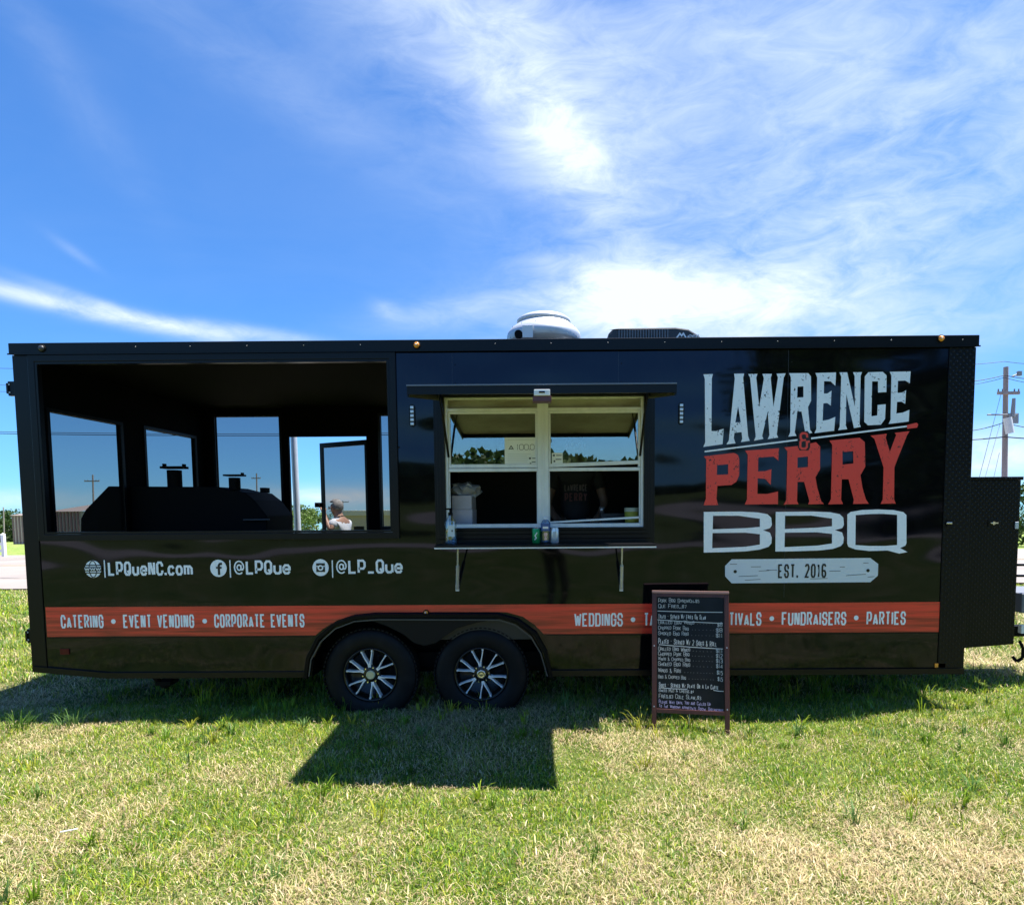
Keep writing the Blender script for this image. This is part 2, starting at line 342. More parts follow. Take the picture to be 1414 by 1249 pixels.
# ------------------------------------------------------------------ ground
def vnoise(x, y, s, seed=0):
    rs = np.random.RandomState(seed); g = rs.rand(256, 256); X = x * s + 500; Y = y * s + 500
    xi = np.floor(X).astype(int); yi = np.floor(Y).astype(int); fx = X - xi; fy = Y - yi; fx = fx * fx * (3 - 2 * fx); fy = fy * fy * (3 - 2 * fy)
    a = g[xi % 256, yi % 256]; b = g[(xi + 1) % 256, yi % 256]; c = g[xi % 256, (yi + 1) % 256]; d = g[(xi + 1) % 256, (yi + 1) % 256]
    return (a * (1 - fx) + b * fx) * (1 - fy) + (c * (1 - fx) + d * fx) * fy
def GZ(x, y):
    x = np.asarray(x, float); y = np.asarray(y, float)
    z = np.where(y > 4.4, -SLOPE * (y - 4.4), np.where(y < -8, SLOPE * (-8 - y), 0.0))
    amp = np.exp(-((y) / 12) ** 2); return z + (vnoise(x, y, .9, 3) - .5) * .05 * amp + (vnoise(x, y, 3.1, 4) - .5) * .02 * amp
def gz(x, y): return float(GZ(x, y))
xs = np.concatenate([[-4000, -1500, -500, -200, -80, -40, -20, -12], np.arange(-8, 15.01, .4), [20, 30, 50, 90, 200, 500, 1500, 4000]])
ys = np.concatenate([[-2500, -1000, -300, -100, -50, -30, -20, -14, -10, -8, -7, -6], np.arange(-5, 5.01, .4), np.arange(5.4, 12.1, .6), [14, 18, 24, 32, 45, 70, 120, 250, 600, 1500, 4000]])
gx, gy = np.meshgrid(xs, ys); gzv = GZ(gx, gy); nx, ny = len(xs), len(ys)
me = bpy.data.meshes.new('ground'); me.from_pydata(np.stack([gx.ravel(), gy.ravel(), gzv.ravel()], 1).tolist(), [], [(j * nx + i, j * nx + i + 1, (j + 1) * nx + i + 1, (j + 1) * nx + i) for j in range(ny - 1) for i in range(nx - 1)])
me.polygons.foreach_set('use_smooth', [True] * len(me.polygons))
def groundmat():
    m = bpy.data.materials.new('lawn_soil'); m.use_nodes = True; t = m.node_tree; b = t.nodes['Principled BSDF']; b.inputs['Roughness'].default_value = .9; b.inputs['Specular IOR Level'].default_value = .1
    geo = N(t, 'ShaderNodeNewGeometry')
    n = N(t, 'ShaderNodeTexNoise', i_Scale=1.1, i_Detail=9.0, i_Roughness=.7); t.links.new(geo.outputs['Position'], n.inputs['Vector'])
    cr = N(t, 'ShaderNodeValToRGB'); t.links.new(n.outputs['Fac'], cr.inputs[0]); e = cr.color_ramp.elements
    e[0].position = .36; e[0].color = (.075, .14, .022, 1); e[1].position = .68; e[1].color = (.30, .26, .12, 1); a = e.new(.5); a.color = (.14, .19, .04, 1)
    n3 = N(t, 'ShaderNodeTexNoise', i_Scale=90, i_Detail=3.0); t.links.new(geo.outputs['Position'], n3.inputs['Vector'])
    mr = N(t, 'ShaderNodeMapRange'); t.links.new(n3.outputs['Fac'], mr.inputs[0]); mr.inputs[1].default_value = .3; mr.inputs[2].default_value = .7; mr.inputs[3].default_value = .30; mr.inputs[4].default_value = 1.45
    x = N(t, 'ShaderNodeMix', data_type='RGBA', blend_type='MULTIPLY'); x.inputs['Factor'].default_value = 1; t.links.new(cr.outputs[0], x.inputs['A']); t.links.new(mr.outputs[0], x.inputs['B'])
    sp = N(t, 'ShaderNodeSeparateXYZ'); t.links.new(geo.outputs['Position'], sp.inputs[0])
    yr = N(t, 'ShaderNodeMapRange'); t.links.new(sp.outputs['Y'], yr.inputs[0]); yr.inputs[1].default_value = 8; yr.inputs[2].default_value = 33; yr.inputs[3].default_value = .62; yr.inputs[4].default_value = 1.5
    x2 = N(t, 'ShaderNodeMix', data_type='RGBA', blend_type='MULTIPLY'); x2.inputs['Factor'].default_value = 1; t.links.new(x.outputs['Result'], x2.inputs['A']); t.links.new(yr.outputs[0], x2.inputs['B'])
    t.links.new(x2.outputs['Result'], b.inputs['Base Color']); return m
me.materials.append(groundmat()); struct(link(bpy.data.objects.new('ground', me)))
roadm = mat('road_surface', (.29, .245, .215), .85, noise=(.35, 9, (.22, .19, .172), .4, .65, (1, .5, 1)))
def sheet(name, x0, x1, y0, y1, dz, m):
    n = 10; vs = []; fs = []
    for i in range(n + 1):
        y = y0 + (y1 - y0) * i / n
        for x in (x0, x1): vs.append((x, y, -SLOPE * (y - 4.4) + dz))
    for i in range(n): fs.append((2 * i, 2 * i + 1, 2 * i + 3, 2 * i + 2))
    return MB().add(vs, fs).build(name, m, fix=False)
struct(sheet('road', -300, 300, 9.0, 33.5, .05, roadm))
cm = mat('road_crack', (.09, .08, .075), .9)
linem = mat('road_line', (.50, .36, .14), .8, noise=(3, 4, (.36, .31, .24), .4, .6, U))
rb_ = MB().add([(x, y, SLOPE * (-8 - y) + .045) for y in (-15.5, -24) for x in (-200, 200)], [(0, 1, 3, 2)]).build('road', roadm, fix=False); struct(rb_)
for yy, w in ((19.6, .14), (20.0, .14)): struct(sheet('road_line', -300, 300, yy, yy + w, .056, linem))
for k in range(8):
    x, y = random.uniform(-14, -3), random.uniform(10, 30); pts = []
    for i in range(9): pts.append((x + i * .7, y + random.uniform(-.15, .15)))
    r = MB().ribbon(pts, .06 + .05 * random.random(), 0); b = MB().add([(v[0], v[2], -SLOPE * (v[2] - 4.4) + .057 + .001 * k) for v in r.v], r.f); struct(b.build('road_crack', cm, fix=False))

# ------------------------------------------------------------------ lawn blades
rs = np.random.RandomState(11)
def patch(x, y):
    return .5 * vnoise(x, y, .55, 21) + .3 * vnoise(x, y, 1.9, 22) + .2 * vnoise(x, y, 6, 23)
def dryness(x, y): 
    d = patch(x, y)
    for bx, by, r, a in ((4.75, -.8, .42, .22), (4.9, -2.0, .9, .12), (3.2, -2.2, .8, .10), (-1.6, 4.6, 1.4, .25), (5.9, -1.95, .6, .12), (2.2, -1.2, .5, .07), (7.3, -.7, .7, .05), (5.55, -1.05, .5, -.18), (6.9, -1.3, .8, -.08), (.9, -.4, 1.0, -.03)):
        d = d + a * np.exp(-(((x - bx) / r) ** 2 + ((y - by) / (r * .6)) ** 2))
    return d
GREENS = np.array([(.16, .27, .018), (.27, .36, .025), (.08, .16, .02), (.38, .39, .04), (.13, .23, .06)])
STRAWS = np.array([(.58, .46, .27), (.46, .33, .19), (.62, .51, .33), (.30, .22, .12), (.50, .45, .20)])
def grass(name, x0, x1, y0, y1, dens, h0, h1, w0, frus=None, tall=0.0):
    n = int((x1 - x0) * (y1 - y0) * dens); x = rs.uniform(x0, x1, n); y = rs.uniform(y0, y1, n)
    if frus is not None:
        d = y + CD; k = (x > CX - .915 * d - .5) & (x < CX + .79 * d + .5); x = x[k]; y = y[k]; n = len(x)
    keep = rs.rand(n) < (.45 + .9 * vnoise(x, y, 5, 31)); x = x[keep]; y = y[keep]; n = len(x)
    dr = dryness(x, y); straw = rs.rand(n) < np.clip((dr - .30) * 2.2, .12, .88)
    clump = vnoise(x, y, 4.0, 41); az = rs.rand(n) * 2 * np.pi; h = rs.uniform(h0, h1, n) * (.55 + .8 * clump); h = np.where(straw, h * .95, h)
    th = np.where(straw, rs.uniform(R(50), R(88), n), rs.uniform(R(8), R(62), n)); w = w0 * rs.uniform(.6, 1.3, n) * np.where(straw, .8, 1.05)
    z = GZ(x, y) + np.where(straw, rs.uniform(0, .022, n), 0) - .004
    ox, oy = np.cos(az), np.sin(az); sx, sy = -oy, ox
    def pt(f, e, side, wf):
        return np.stack([x + ox * h * f * np.sin(th * e) + sx * w * wf * side, y + oy * h * f * np.sin(th * e) + sy * w * wf * side, z + h * f * np.cos(th * e)], 1)
    V = np.stack([pt(0, 1, -.5, 1), pt(0, 1, .5, 1), pt(.55, .7, -.5, .8), pt(.55, .7, .5, .8), pt(1, 1, 0, 0)], 1).reshape(-1, 3)
    base = np.arange(n)[:, None] * 5; F4 = (base + np.array([0, 1, 3, 2])); F3 = (base + np.array([2, 3, 4]))
    col = np.where(straw[:, None], STRAWS[rs.randint(0, 5, n)], GREENS[rs.randint(0, 5, n)]) * rs.uniform(.68, 1.42, n)[:, None]
    mixd = np.clip((dr - .42) * 2.0, 0, .55)[:, None]; col = np.where(straw[:, None], col, col * (1 - mixd) + np.array((.26, .27, .07)) * mixd)
    me = bpy.data.meshes.new(name); me.vertices.add(len(V)); me.vertices.foreach_set('co', V.astype(np.float32).ravel())
    loops = np.concatenate([F4, F3], 1).ravel(); me.loops.add(len(loops)); me.loops.foreach_set('vertex_index', loops.astype(np.int32))
    st = (np.arange(n)[:, None] * 7 + np.array([0, 4])).ravel(); me.polygons.add(2 * n); me.polygons.foreach_set('loop_start', st.astype(np.int32))
    me.update(calc_edges=True)
    ca = me.color_attributes.new('Col', 'FLOAT_COLOR', 'POINT'); c4 = np.ones((n, 5, 4), np.float32); c4[:, :, :3] = col[:, None, :]; c4[:, 2:, :3] *= 1.12
    ca.data.foreach_set('color', c4.ravel()); me.materials.append(grassm); o = link(bpy.data.objects.new(name, me)); o['kind'] = 'stuff'; tag(o, 'half dry mown lawn of green and straw blades around the trailer', 'grass'); return o
grass('grass', -.6, 9.0, -3.3, -1.4, 19000, .024, .052, .0032, 1)
grass('grass', -1.6, 9.2, -1.4, .4, 12500, .028, .062, .0040, 1)
grass('grass', -2.5, 10.5, .4, 3.0, 2300, .05, .10, .007, 1)
grass('grass', -9, .4, 3.0, 8.9, 700, .06, .11, .014)
grass('grass', 7.0, 16, 3.0, 8.9, 450, .06, .11, .014)
grass('grass', -8, 10.5, -4.6, -1.4, 1300, .035, .065, .007)
grass('grass', -8, -1.6, -1.4, 3.0, 1300, .04, .075, .008)
grass('grass', 9.2, 15, -3.5, 3.0, 900, .04, .075, .009)
# taller tufts
tf = []
def tuft(cx, cy, n, h, spread=.05, w=.007):
    return (cx, cy, n, h, spread, w)
tufts = [tuft(*P(px, py, Y).xy, n, h, sp) for px, py, Y, n, h, sp in []]
for k in range(230):
    x = random.uniform(.2, 8.0); y = random.choice([random.uniform(-3, -.3), random.uniform(-.5, .3)]); tufts.append(tuft(x, y, random.randint(9, 22), random.uniform(.06, .12), random.uniform(.02, .06), random.uniform(.005, .009)))
for x, y, n, h in ((4.75, -.36, 26, .15), (4.85, -.5, 20, .13), (5.0, -.52, 30, .14), (5.5, -.5, 24, .11), (.15, -.35, 40, .17), (.5, -.25, 40, .16), (1.4, -.15, 30, .15), (1.2, .2, 16, .3), (3.3, -.02, 24, .13), (4.2, .05, 24, .16), (5.9, .1, 24, .16), (6.4, .3, 30, .17), (7.2, .3, 24, .13)):
    tufts.append(tuft(x, y, n, h, .09, .007))
for k in range(70): tufts.append(tuft(random.uniform(.1, 7.3), random.uniform(-.1, .8), 16, random.uniform(.09, .19), .07, .006))
V = []; F = []; C = []
for cx, cy, n, h, sp, w in tufts:
    g = GREENS[random.randint(0, 4)] * random.uniform(.8, 1.15)
    for i in range(n):
        a = random.uniform(0, 2 * math.pi); rr = random.uniform(0, sp); x = cx + rr * math.cos(a); y = cy + rr * math.sin(a); z = gz(x, y) - .003
        a += random.uniform(-.6, .6); hh = h * random.uniform(.5, 1.1); ln = random.uniform(.1, .8); o = (math.cos(a), math.sin(a)); s_ = (-o[1], o[0]); b = len(V)
        for f, e, wf in ((0, 0, 1), (.5, .25, .9), (.85, .7, .55), (1.0, 1.15, 0)):
            px, py, pz = x + o[0] * hh * ln * e, y + o[1] * hh * ln * e, z + hh * f * (1 - .25 * ln * e)
            if wf: V += [(px - s_[0] * w * wf / 2, py - s_[1] * w * wf / 2, pz), (px + s_[0] * w * wf / 2, py + s_[1] * w * wf / 2, pz)]
            else: V.append((px, py, pz))
        F += [(b, b + 1, b + 3, b + 2), (b + 2, b + 3, b + 5, b + 4), (b + 4, b + 5, b + 6)]; c = g * random.uniform(.8, 1.3); C += [(*c, 1)] * 7
me = bpy.data.meshes.new('grass_tufts'); me.from_pydata(V, [], F); ca = me.color_attributes.new('Col', 'FLOAT_COLOR', 'POINT'); ca.data.foreach_set('color', np.array(C, np.float32).ravel())
me.materials.append(grassm); o = link(bpy.data.objects.new('grass_tufts', me)); o['kind'] = 'stuff'; tag(o, 'longer green tufts standing out of the mown lawn', 'grass')

# ------------------------------------------------------------------ trailer
LEN, WID, ZT = 7.32, 2.5, 2.83
T = root('concession_trailer', (3.66, 1.25, 0), 'long black enclosed barbecue concession trailer with screened porch, serving window and red plank stripe', 'trailer')
tl_, tr_ = P(48, 925), P(1329, 927)
ZB = .318
fl = [XZ(*q) for q in ((430, 931), (433, 908), (446, 884), (466, 866), (492, 856), (525, 853.5), (690, 854), (712, 861), (734, 878), (747, 900), (756, 931))]
wl = [(fl[0][0], ZB)] + fl[1:-1] + [(fl[-1][0], ZB)]
x_dt = P(151, 934).x
po = [XZ(46, 499), XZ(542, 496), XZ(542.5, 734), XZ(49, 735)]      # porch opening
px0, px1, pz0, pz1 = .16, 2.872, 1.447, 2.765
wz1, wz0 = 2.470, 1.475
wx0, wx1 = 3.290, 4.812                                         # service opening
outer = [(0, .375), (x_dt, ZB)] + wl + [(LEN, ZB), (LEN, ZT), (0, ZT)]
porch_hole = [(px0, pz0), (px1, pz0), (px1, pz1), (px0, pz1)]
win_hole = [(wx0, wz0), (wx1, wz0), (wx1, wz1), (wx0, wz1)]
MB().slab(outer, [porch_hole, win_hole], 0, .04).build('side_wall', black, T)
MB().box(0, LEN, 0, WID, ZT, ZT + .05).build('roof', blackt, T)
f0, f1 = P(300, 600, WID), P(388, 600, WID)
fz1 = P(340, 576, WID).z; fzs = 1.42
fw = [[(f0.x, fzs), (f1.x, fzs), (f1.x, fz1), (f0.x, fz1)]]
d0, d1 = P(400, 603, WID).x, P(507, 603, WID).x; dz1 = P(450, 603, WID).z
fw.append([(d0, .62), (d1, .62), (d1, dz1), (d0, dz1)])
g0 = P(527, 600, WID).x
fw.append([(g0, fzs), (g0 + .62, fzs), (g0 + .62, fz1), (g0, fz1)])
MB().slab([(0, .3), (LEN, .3), (LEN, ZT), (0, ZT)], fw, WID - .04, WID).build('far_wall', inner, T)
# rear end wall with two screened openings (x = 0)
def yend(px): # depth at which the end wall is seen at px
    lo, hi = 0, 2.5
    for _ in range(40):
        mid = (lo + hi) / 2
        if P(px, 620, mid).x < .02: hi = mid
        else: lo = mid
    return mid
ya, yb, yc, yd = yend(67), yend(164.5), yend(199), yend(266.5)
ez = [(.5, .02)]
rz1 = P(67, 568, ya).z; rz1b = P(199, 592, yc).z; rz0 = 1.38
sl_ = MB().slab([(.0415, .375), (WID - .0415, .375), (WID - .0415, ZT), (.0415, ZT)], [[(ya, rz0), (yb, rz0), (yb, rz1), (ya, rz1)], [(yc, rz0), (yd, rz0), (yd, rz1b), (yc, rz1b)]], 0, .04)
MB().add([(v[1], v[0], v[2]) for v in sl_.v], sl_.f).build('rear_wall', inner, T)
for a, b, zz in ((ya, yb, rz1), (yc, yd, rz1b)):
    w = MB()
    w.box(.041, .05, a - .03, b + .03, zz, zz + .03).box(.041, .05, a - .03, b + .03, rz0 - .03, rz0).box(.041, .05, a - .03, a, rz0, zz).box(.041, .05, b, b + .03, rz0, zz)
    fo = w.build('window_frame', blackt, T); MB().box(.022, .024, a, b, rz0, zz).build('screen', screen, fo)
for h in fw[::2]:
    w = MB(); a, b, z0_, z1_ = h[0][0], h[1][0], h[0][1], h[2][1]
    w.box(a - .03, b + .03, WID - .052, WID - .041, z1_, z1_ + .03).box(a - .03, b + .03, WID - .052, WID - .041, z0_ - .03, z0_).box(a - .03, a, WID - .052, WID - .041, z0_, z1_).box(b, b + .03, WID - .052, WID - .041, z0_, z1_)
    fo = w.build('window_frame', blackt, T); MB().box(a, b, WID - .022, WID - .02, z0_, z1_).build('screen', screen, fo)
MB().box(LEN - .04, LEN, .0415, WID - .0415, .32, ZT).build('front_wall', black, T)
MB().box(.04, 2.15, .0415, WID - .042, .50, .58).box(4.15, LEN - .041, .0415, WID - .042, .50, .58).box(2.15, 4.15, .42, WID - .042, .50, .58).build('floor', blackm, T)
MB().box(2.96, 3.0, .0415, WID - .0415, .59, ZT - .03).build('partition_wall', inner, T)
MB().box(3.001, LEN - .042, .0415, .06, .59, 1.44).box(3.001, 3.25, .0415, .06, 1.441, ZT - .031).box(4.86, LEN - .042, .0415, .06, 1.441, ZT - .031).box(3.001, LEN - .042, WID - .06, WID - .041, .59, ZT - .031).box(3.001, LEN - .042, .061, WID - .061, ZT - .05, ZT - .031).build('kitchen_lining', kitchen, T)
MB().box(.041, 2.959, .042, WID - .042, ZT - .03, ZT - .002).build('porch_ceiling', inner, T)
# porch opening frame
fw_ = .052
q = MB()
q.slab([(px0 - fw_, pz0 - fw_), (px1 + fw_, pz0 - fw_), (px1 + fw_, pz1 + fw_), (px0 - fw_, pz1 + fw_)], [porch_hole], -.016, -.001)
q.build('porch_frame', blackt, T, bevel=.004)
q = MB(); q.slab([(px0 + .001, pz0 + .001), (px1 - .001, pz0 + .001), (px1 - .001, pz1 - .001), (px0 + .001, pz1 - .001)], [[(px0 + .018, pz0 + .018), (px1 - .018, pz0 + .018), (px1 - .018, pz1 - .018), (px0 + .018, pz1 - .018)]], -.012, .03)
q.build('frame_lip', blackt, T)
# trims
MB().box(-.025, LEN + .02, -.022, .03, 2.822, 2.905).box(-.025, LEN + .02, WID - .03, WID + .022, 2.822, 2.905).box(-.025, -.001, .031, WID - .031, 2.822, 2.905).box(LEN + .001, LEN + .02, .031, WID - .031, 2.822, 2.905).build('roof_trim', blackt, T, bevel=.006)
MB().box(-.03, LEN + .025, -.028, -.023, 2.816, 2.826).build('drip_edge', blackt, T)
MB().box(-.012, .105, -.007, -.0005, .36, 2.815).build('corner_trim', blackt, T, bevel=.002)
MB().box(7.125, LEN + .006, -.008, -.0005, ZB + .02, 2.815).build('corner_trim', treadm, T, bevel=.002)
MB().ribbon([(0, .385), (x_dt, ZB + .012), (wl[0][0] - .01, ZB + .012)], .045, -.02, .03).build('bottom_rail', blackt, T)
MB().ribbon([(wl[-1][0] + .01, ZB + .012), (LEN + .004, ZB + .012)], .045, -.02, .03).build('bottom_rail', blackt, T)
xstud = [P(p, 480).x for p in (58, 190, 265, 343, 421, 499, 684, 761, 839, 917, 995, 1072, 1150, 1228, 1326)]
scr = MB().lathe((0, 0, 0), (0, -1, 0), [(-.001, .0045), (.003, .004), (.005, .002), (.0055, 0)], 8); me0 = None
for x in xstud:
    o = scr.build('screw', mat('dull_screw', (.22, .22, .23), .4, .5), None, org=None) if me0 is None else link(bpy.data.objects.new('screw', me0))
    me0 = o.data; o.parent = T; o.location = Vector((x, -.0225, 2.868)) - ORG[T]
# wall seams: narrow proud strips with rivets
for px in (624, 854, 1089):
    a = P(px, 486).x; z0_ = 2.475 if px < 900 else .9
    MB().box(a - .0008, a + .0008, -.0012, -.0002, 2.50 if px < 900 else .92, 2.81).build('wall_seam', mat('seam', (.05, .055, .07), .3), T)
    for zz in (2.72, 2.58):
        o = link(bpy.data.objects.new('rivet', me0)); o.parent = T; o.location = Vector((a + .022, -.0005, zz)) - ORG[T]; o.material_slots[0].link = 'OBJECT'; o.material_slots[0].material = blackt
# stripe
sx0, sx1, sz0, sz1 = P(63, 838).x, P(1307, 830).x, P(66, 879).z + .001, P(63, 838).z
so_ = [(sx0, sz0), (sx0, sz1), (sx1, sz1), (sx1, sz0)]
fo_ = [XZ(*q) for q in ((751, 876), (738, 862), (722, 851), (700, 845), (685, 844.5), (520, 845), (490, 848), (466, 856), (446, 868), (436, 880))]
poly = [(sx0, sz0), (sx0, sz1), (sx1, sz1), (sx1, sz0), (fo_[0][0], sz0)] + fo_[1:-1] + [(fo_[-1][0], sz0)]
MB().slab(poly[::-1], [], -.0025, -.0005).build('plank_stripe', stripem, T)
for a_, b_ in ((sx0 + .01, fo_[-1][0] - .02), (fo_[0][0] + .02, sx1)): MB().box(a_, b_, -.004, -.0005, sz0 - .012, sz0 - .003).build('lower_panel_edge', blackt, T)
# fender
F_ = MB(); flx = [XZ(*q) for q in ((424, 935), (428, 906), (441, 880), (462, 862), (490, 851.5), (523, 848.5), (688, 849), (714, 856), (739, 874), (753, 899), (761, 934))]
F_.ribbon(flx, .030, -.045, .02)
fen = F_.build('fender', fenderm, T, bevel=.004)
F2 = MB().ribbon(fl, .009, -.052, -.046); F2.build('fender_lip', mat('lip_grey', (.05, .052, .056), .4), fen)  # thin lip in a paler grey than the fender band
dip = [XZ(*q) for q in ((505, 852), (536, 863), (558, 874), (573, 886), (587, 890), (603, 886), (618, 875), (632, 866), (660, 858), (690, 853))]
MB().slab([(x, z) for x, z in dip] + [XZ(690, 850), XZ(505, 850)], [], -.030, -.026).build('fender_skirt', mat('skirt', (.008, .008, .009), .45, spec=.15), fen)
# wheel well liner
MB().box(wl[0][0] - .01, wl[-1][0] + .01, .36, .38, .25, .86).box(wl[0][0] - .01, wl[-1][0] + .01, .041, .36, .80, .815).box(wl[0][0] - .02, wl[0][0] - .01, .041, .36, .3, .80).box(wl[-1][0] + .01, wl[-1][0] + .02, .041, .36, .3, .80).build('wheel_well', blackm, T)
MB().box(.2, LEN - .1, .25, .32, .32, .44).box(.2, LEN - .1, 2.1, 2.17, .32, .44).cyl((2.66, .3, .33), (2.66, 2.2, .33), .045).cyl((3.545, .3, .33), (3.545, 2.2, .33), .045).build('chassis', blackm, T)
MB().tube([(.85, .1, .32), (.95, .12, .20), (1.02, .12, .24)], .02).box(.9, 1.02, .08, .2, .22, .25).build('stabiliser_jack', blackm, T)
# wheels
def wheel(hx, hz, capm, rot):
    c = Vector((hx, .07, hz)); wr = link(bpy.data.objects.new('wheel', None)); wr.parent = T; wr.location = c - ORG[T]; ORG[wr] = c
    A = (0, -1, 0)
    MB().lathe(c, A, [(-.16, .215), (-.15, .30), (-.13, .360), (-.09, .374), (-.02, .374), (.02, .366), (.038, .350), (.047, .322), (.050, .290), (.046, .255), (.038, .232), (.030, .222), (.018, .216)], 56).build('tyre', rubber, wr)
    tr = MB()
    for i in range(64):
        a = 2 * math.pi * i / 64; d = Vector((math.cos(a), 0, math.sin(a))); t = Vector((-d.z, 0, d.x)); p = c + d * .368 + Vector((0, -.018, 0))
        vs = [p + t * sx * .011 + Vector((0, sy, 0)) + d * sr for sr in (0, .010) for sy in (-.016, .09) for sx in (-1, 1)]
        tr.add(vs, [(0, 1, 3, 2), (4, 6, 7, 5), (0, 4, 5, 1), (2, 3, 7, 6), (0, 2, 6, 4), (1, 5, 7, 3)])
    tr.build('tread_blocks', rubber, wr)['kind'] = 'stuff'
    MB().lathe(c, A, [(.016, .218), (.030, .214), (.028, .204), (-.02, .196), (-.06, .18), (-.07, .05), (-.07, 0)], 48).build('rim', rimblack, wr)
    MB().lathe(c, A, [(-.01, .075), (.008, .072), (.016, .055), (.016, 0)], 32).build('hub', rimblack, wr)
    for k in range(6):
        base = rot + k * 60; sp = MB()
        for sgn in (-1, 1):
            a0, a1 = R(base + sgn * 5), R(base + sgn * 12.5)
            def q(r, a, w, dy): 
                d = Vector((math.cos(a), 0, math.sin(a))); t = Vector((-d.z, 0, d.x)); return [c + d * r + t * w + Vector((0, dy, 0)), c + d * r - t * w + Vector((0, dy, 0)), c + d * r - t * w + Vector((0, .035, 0)), c + d * r + t * w + Vector((0, .035, 0))]
            secs = [q(.045, a0 * .6 + R(base) * .4, .007, -.012), q(.09, a0, .0050, -.017), q(.14, (a0 + a1) / 2 + sgn * .04, .0034, -.019), q(.183, a1, .0032, -.017), q(.190, a1, .0064, -.018), q(.205, a1, .0062, -.014)]
            vs = [v for s_ in secs for v in s_]; fs = [(0, 1, 2, 3), tuple(4 * 5 + i for i in (3, 2, 1, 0))]
            for i in range(5):
                for j in range(4): fs.append((4 * i + j, 4 * i + (j + 1) % 4, 4 * i + 4 + (j + 1) % 4, 4 * i + 4 + j))
            sp.add(vs, fs)
        sp.build('spoke', polished, wr)
    for k in range(6):
        a = R(rot + 30 + 60 * k); p = c + Vector((math.cos(a) * .062, -.014, math.sin(a) * .062))
        MB().cyl(p, p + Vector((0, -.016, 0)), .008, .006, 6).build('lug_nut', chrome, wr)
    MB().lathe(c, A, [(.015, .036), (.030, .035), (.034, .030), (.031, .024), (.033, .012), (.033, 0)], 32).build('centre_cap', capm, wr)
h1, h2 = P(511.5, 932.5, .04), P(664.5, 931.5, .04)
wheel(h1.x, h1.z + .005, mat('pale_cap', (.55, .56, .40), .35, .4), 39)
wheel(h2.x, h2.z + .005, chrome, 39)

# ------------------------------------------------------------------ lettering on the side
def word(s, x0, y0, x1, y1, hpx, thpx, m=white, gap=.36, label=None):
    a, b = P(x0, y0), P(x1, y1); h = (P(x0, y0 - hpx).z - a.z); k = h / hpx
    mb = text(MB(), s, a.x, a.z, b.x, b.z, h, thpx * k, -.004, gap)
    o = mb.build('lettering', m, T, fix=False); o['label'] = label or ('word ' + s); return o
def dot(px, py, r, m=white, name='bullet', y=-.004, n=20, par=None):
    c = P(px, py); k = r * .0056
    return MB().slab([(c.x + k * math.cos(t), c.z + k * 1.05 * math.sin(t)) for t in [2 * math.pi * i / n for i in range(n)]], [], y, y + .0012).build(name, m, par or T)
word('CATERING', 85, 867, 144, 866.5, 18.5, 2.35, gap=.5); dot(157, 857.5, 3.2)
word('EVENT VENDING', 171, 866.5, 269, 866.2, 18.5, 2.35, gap=.5); dot(283, 857, 3.2)
word('CORPORATE EVENTS', 296.5, 866, 421, 865.5, 18.5, 2.35, gap=.5)
word('WEDDINGS', 793, 864.5, 860, 864.2, 18.5, 2.35, gap=.5); dot(874, 855, 3.2)
word('TAILGATES', 889, 864, 956, 863.8, 18.5, 2.35, gap=.5); dot(968, 854, 3.2)
word('FESTIVALS', 981, 863.5, 1051, 863.2, 18.5, 2.35, gap=.5); dot(1065.5, 853.5, 3.2)
word('FUNDRAISERS', 1079, 863, 1168, 862.6, 18.5, 2.35, gap=.5); dot(1182, 852.5, 3.2)
word('PARTIES', 1196, 862.4, 1250, 862, 18.5, 2.35, gap=.5)
word('LPQueNC.com', 150, 794.5, 267, 794, 19.5, 3.1, gap=.42)
word('@LPQue', 323, 793, 402, 792.5, 19.5, 3.1, gap=.42)
word('@LP_Que', 464, 792, 556.5, 791, 19.5, 3.1, gap=.42)
for bx in (144.5, 317.8, 459): a, b = P(bx, 773), P(bx, 797); MB().box(a.x - .0045, a.x + .0045, -.005, -.0035, b.z, a.z).build('divider_bar', white, T)
# globe, letter f disc and camera disc
bv = mat('black_vinyl', (.006, .006, .006), .35)
gl_ = dot(129, 785.3, 11.5, name='globe_icon'); c = P(129, 785.3)
g = MB()
for dz in (-.030, .030): g.box(c.x - .058, c.x + .058, -.0062, -.005, c.z + dz - .004, c.z + dz + .004)
g.box(c.x - .07, c.x + .07, -.0066, -.0052, c.z - .0165, c.z + .0165)
g.build('globe_lines', bv, gl_)
g = MB()
for s1 in (-1, 1): g.ribbon([(c.x + s1 * .03 * math.cos(t), c.z + .064 * math.sin(t)) for t in [R(-88 + 22 * i) for i in range(9)]], .0065, -.0058)
g.build('globe_meridian', bv, gl_, fix=False)
text(MB(), 'WWW', c.x - .066, c.z - .012, c.x + .066, c.z - .012, .025, .0062, -.0072, .1).build('globe_text', white, gl_, fix=False)
fd = dot(302, 784.2, 11.5, name='social_icon'); c = P(302, 784.2)
MB().ribbon([(c.x + .004, c.z - .052), (c.x + .004, c.z + .020), (c.x + .012, c.z + .034), (c.x + .030, c.z + .036)], .018, -.0056).box(c.x - .018, c.x + .026, -.0062, -.0052, c.z - .002, c.z + .012).build('letter_mark', bv, fd, fix=False)
fd = dot(443, 783.2, 11.3, name='social_icon'); c = P(443, 783.2)
MB().slab([(c.x - .034, c.z - .034), (c.x + .034, c.z - .034), (c.x + .034, c.z + .006), (c.x - .034, c.z + .006)], [], -.0058, -.0048).box(c.x - .034, c.x + .034, -.0062, -.005, c.z + .014, c.z + .034).build('camera_mark', bv, fd)
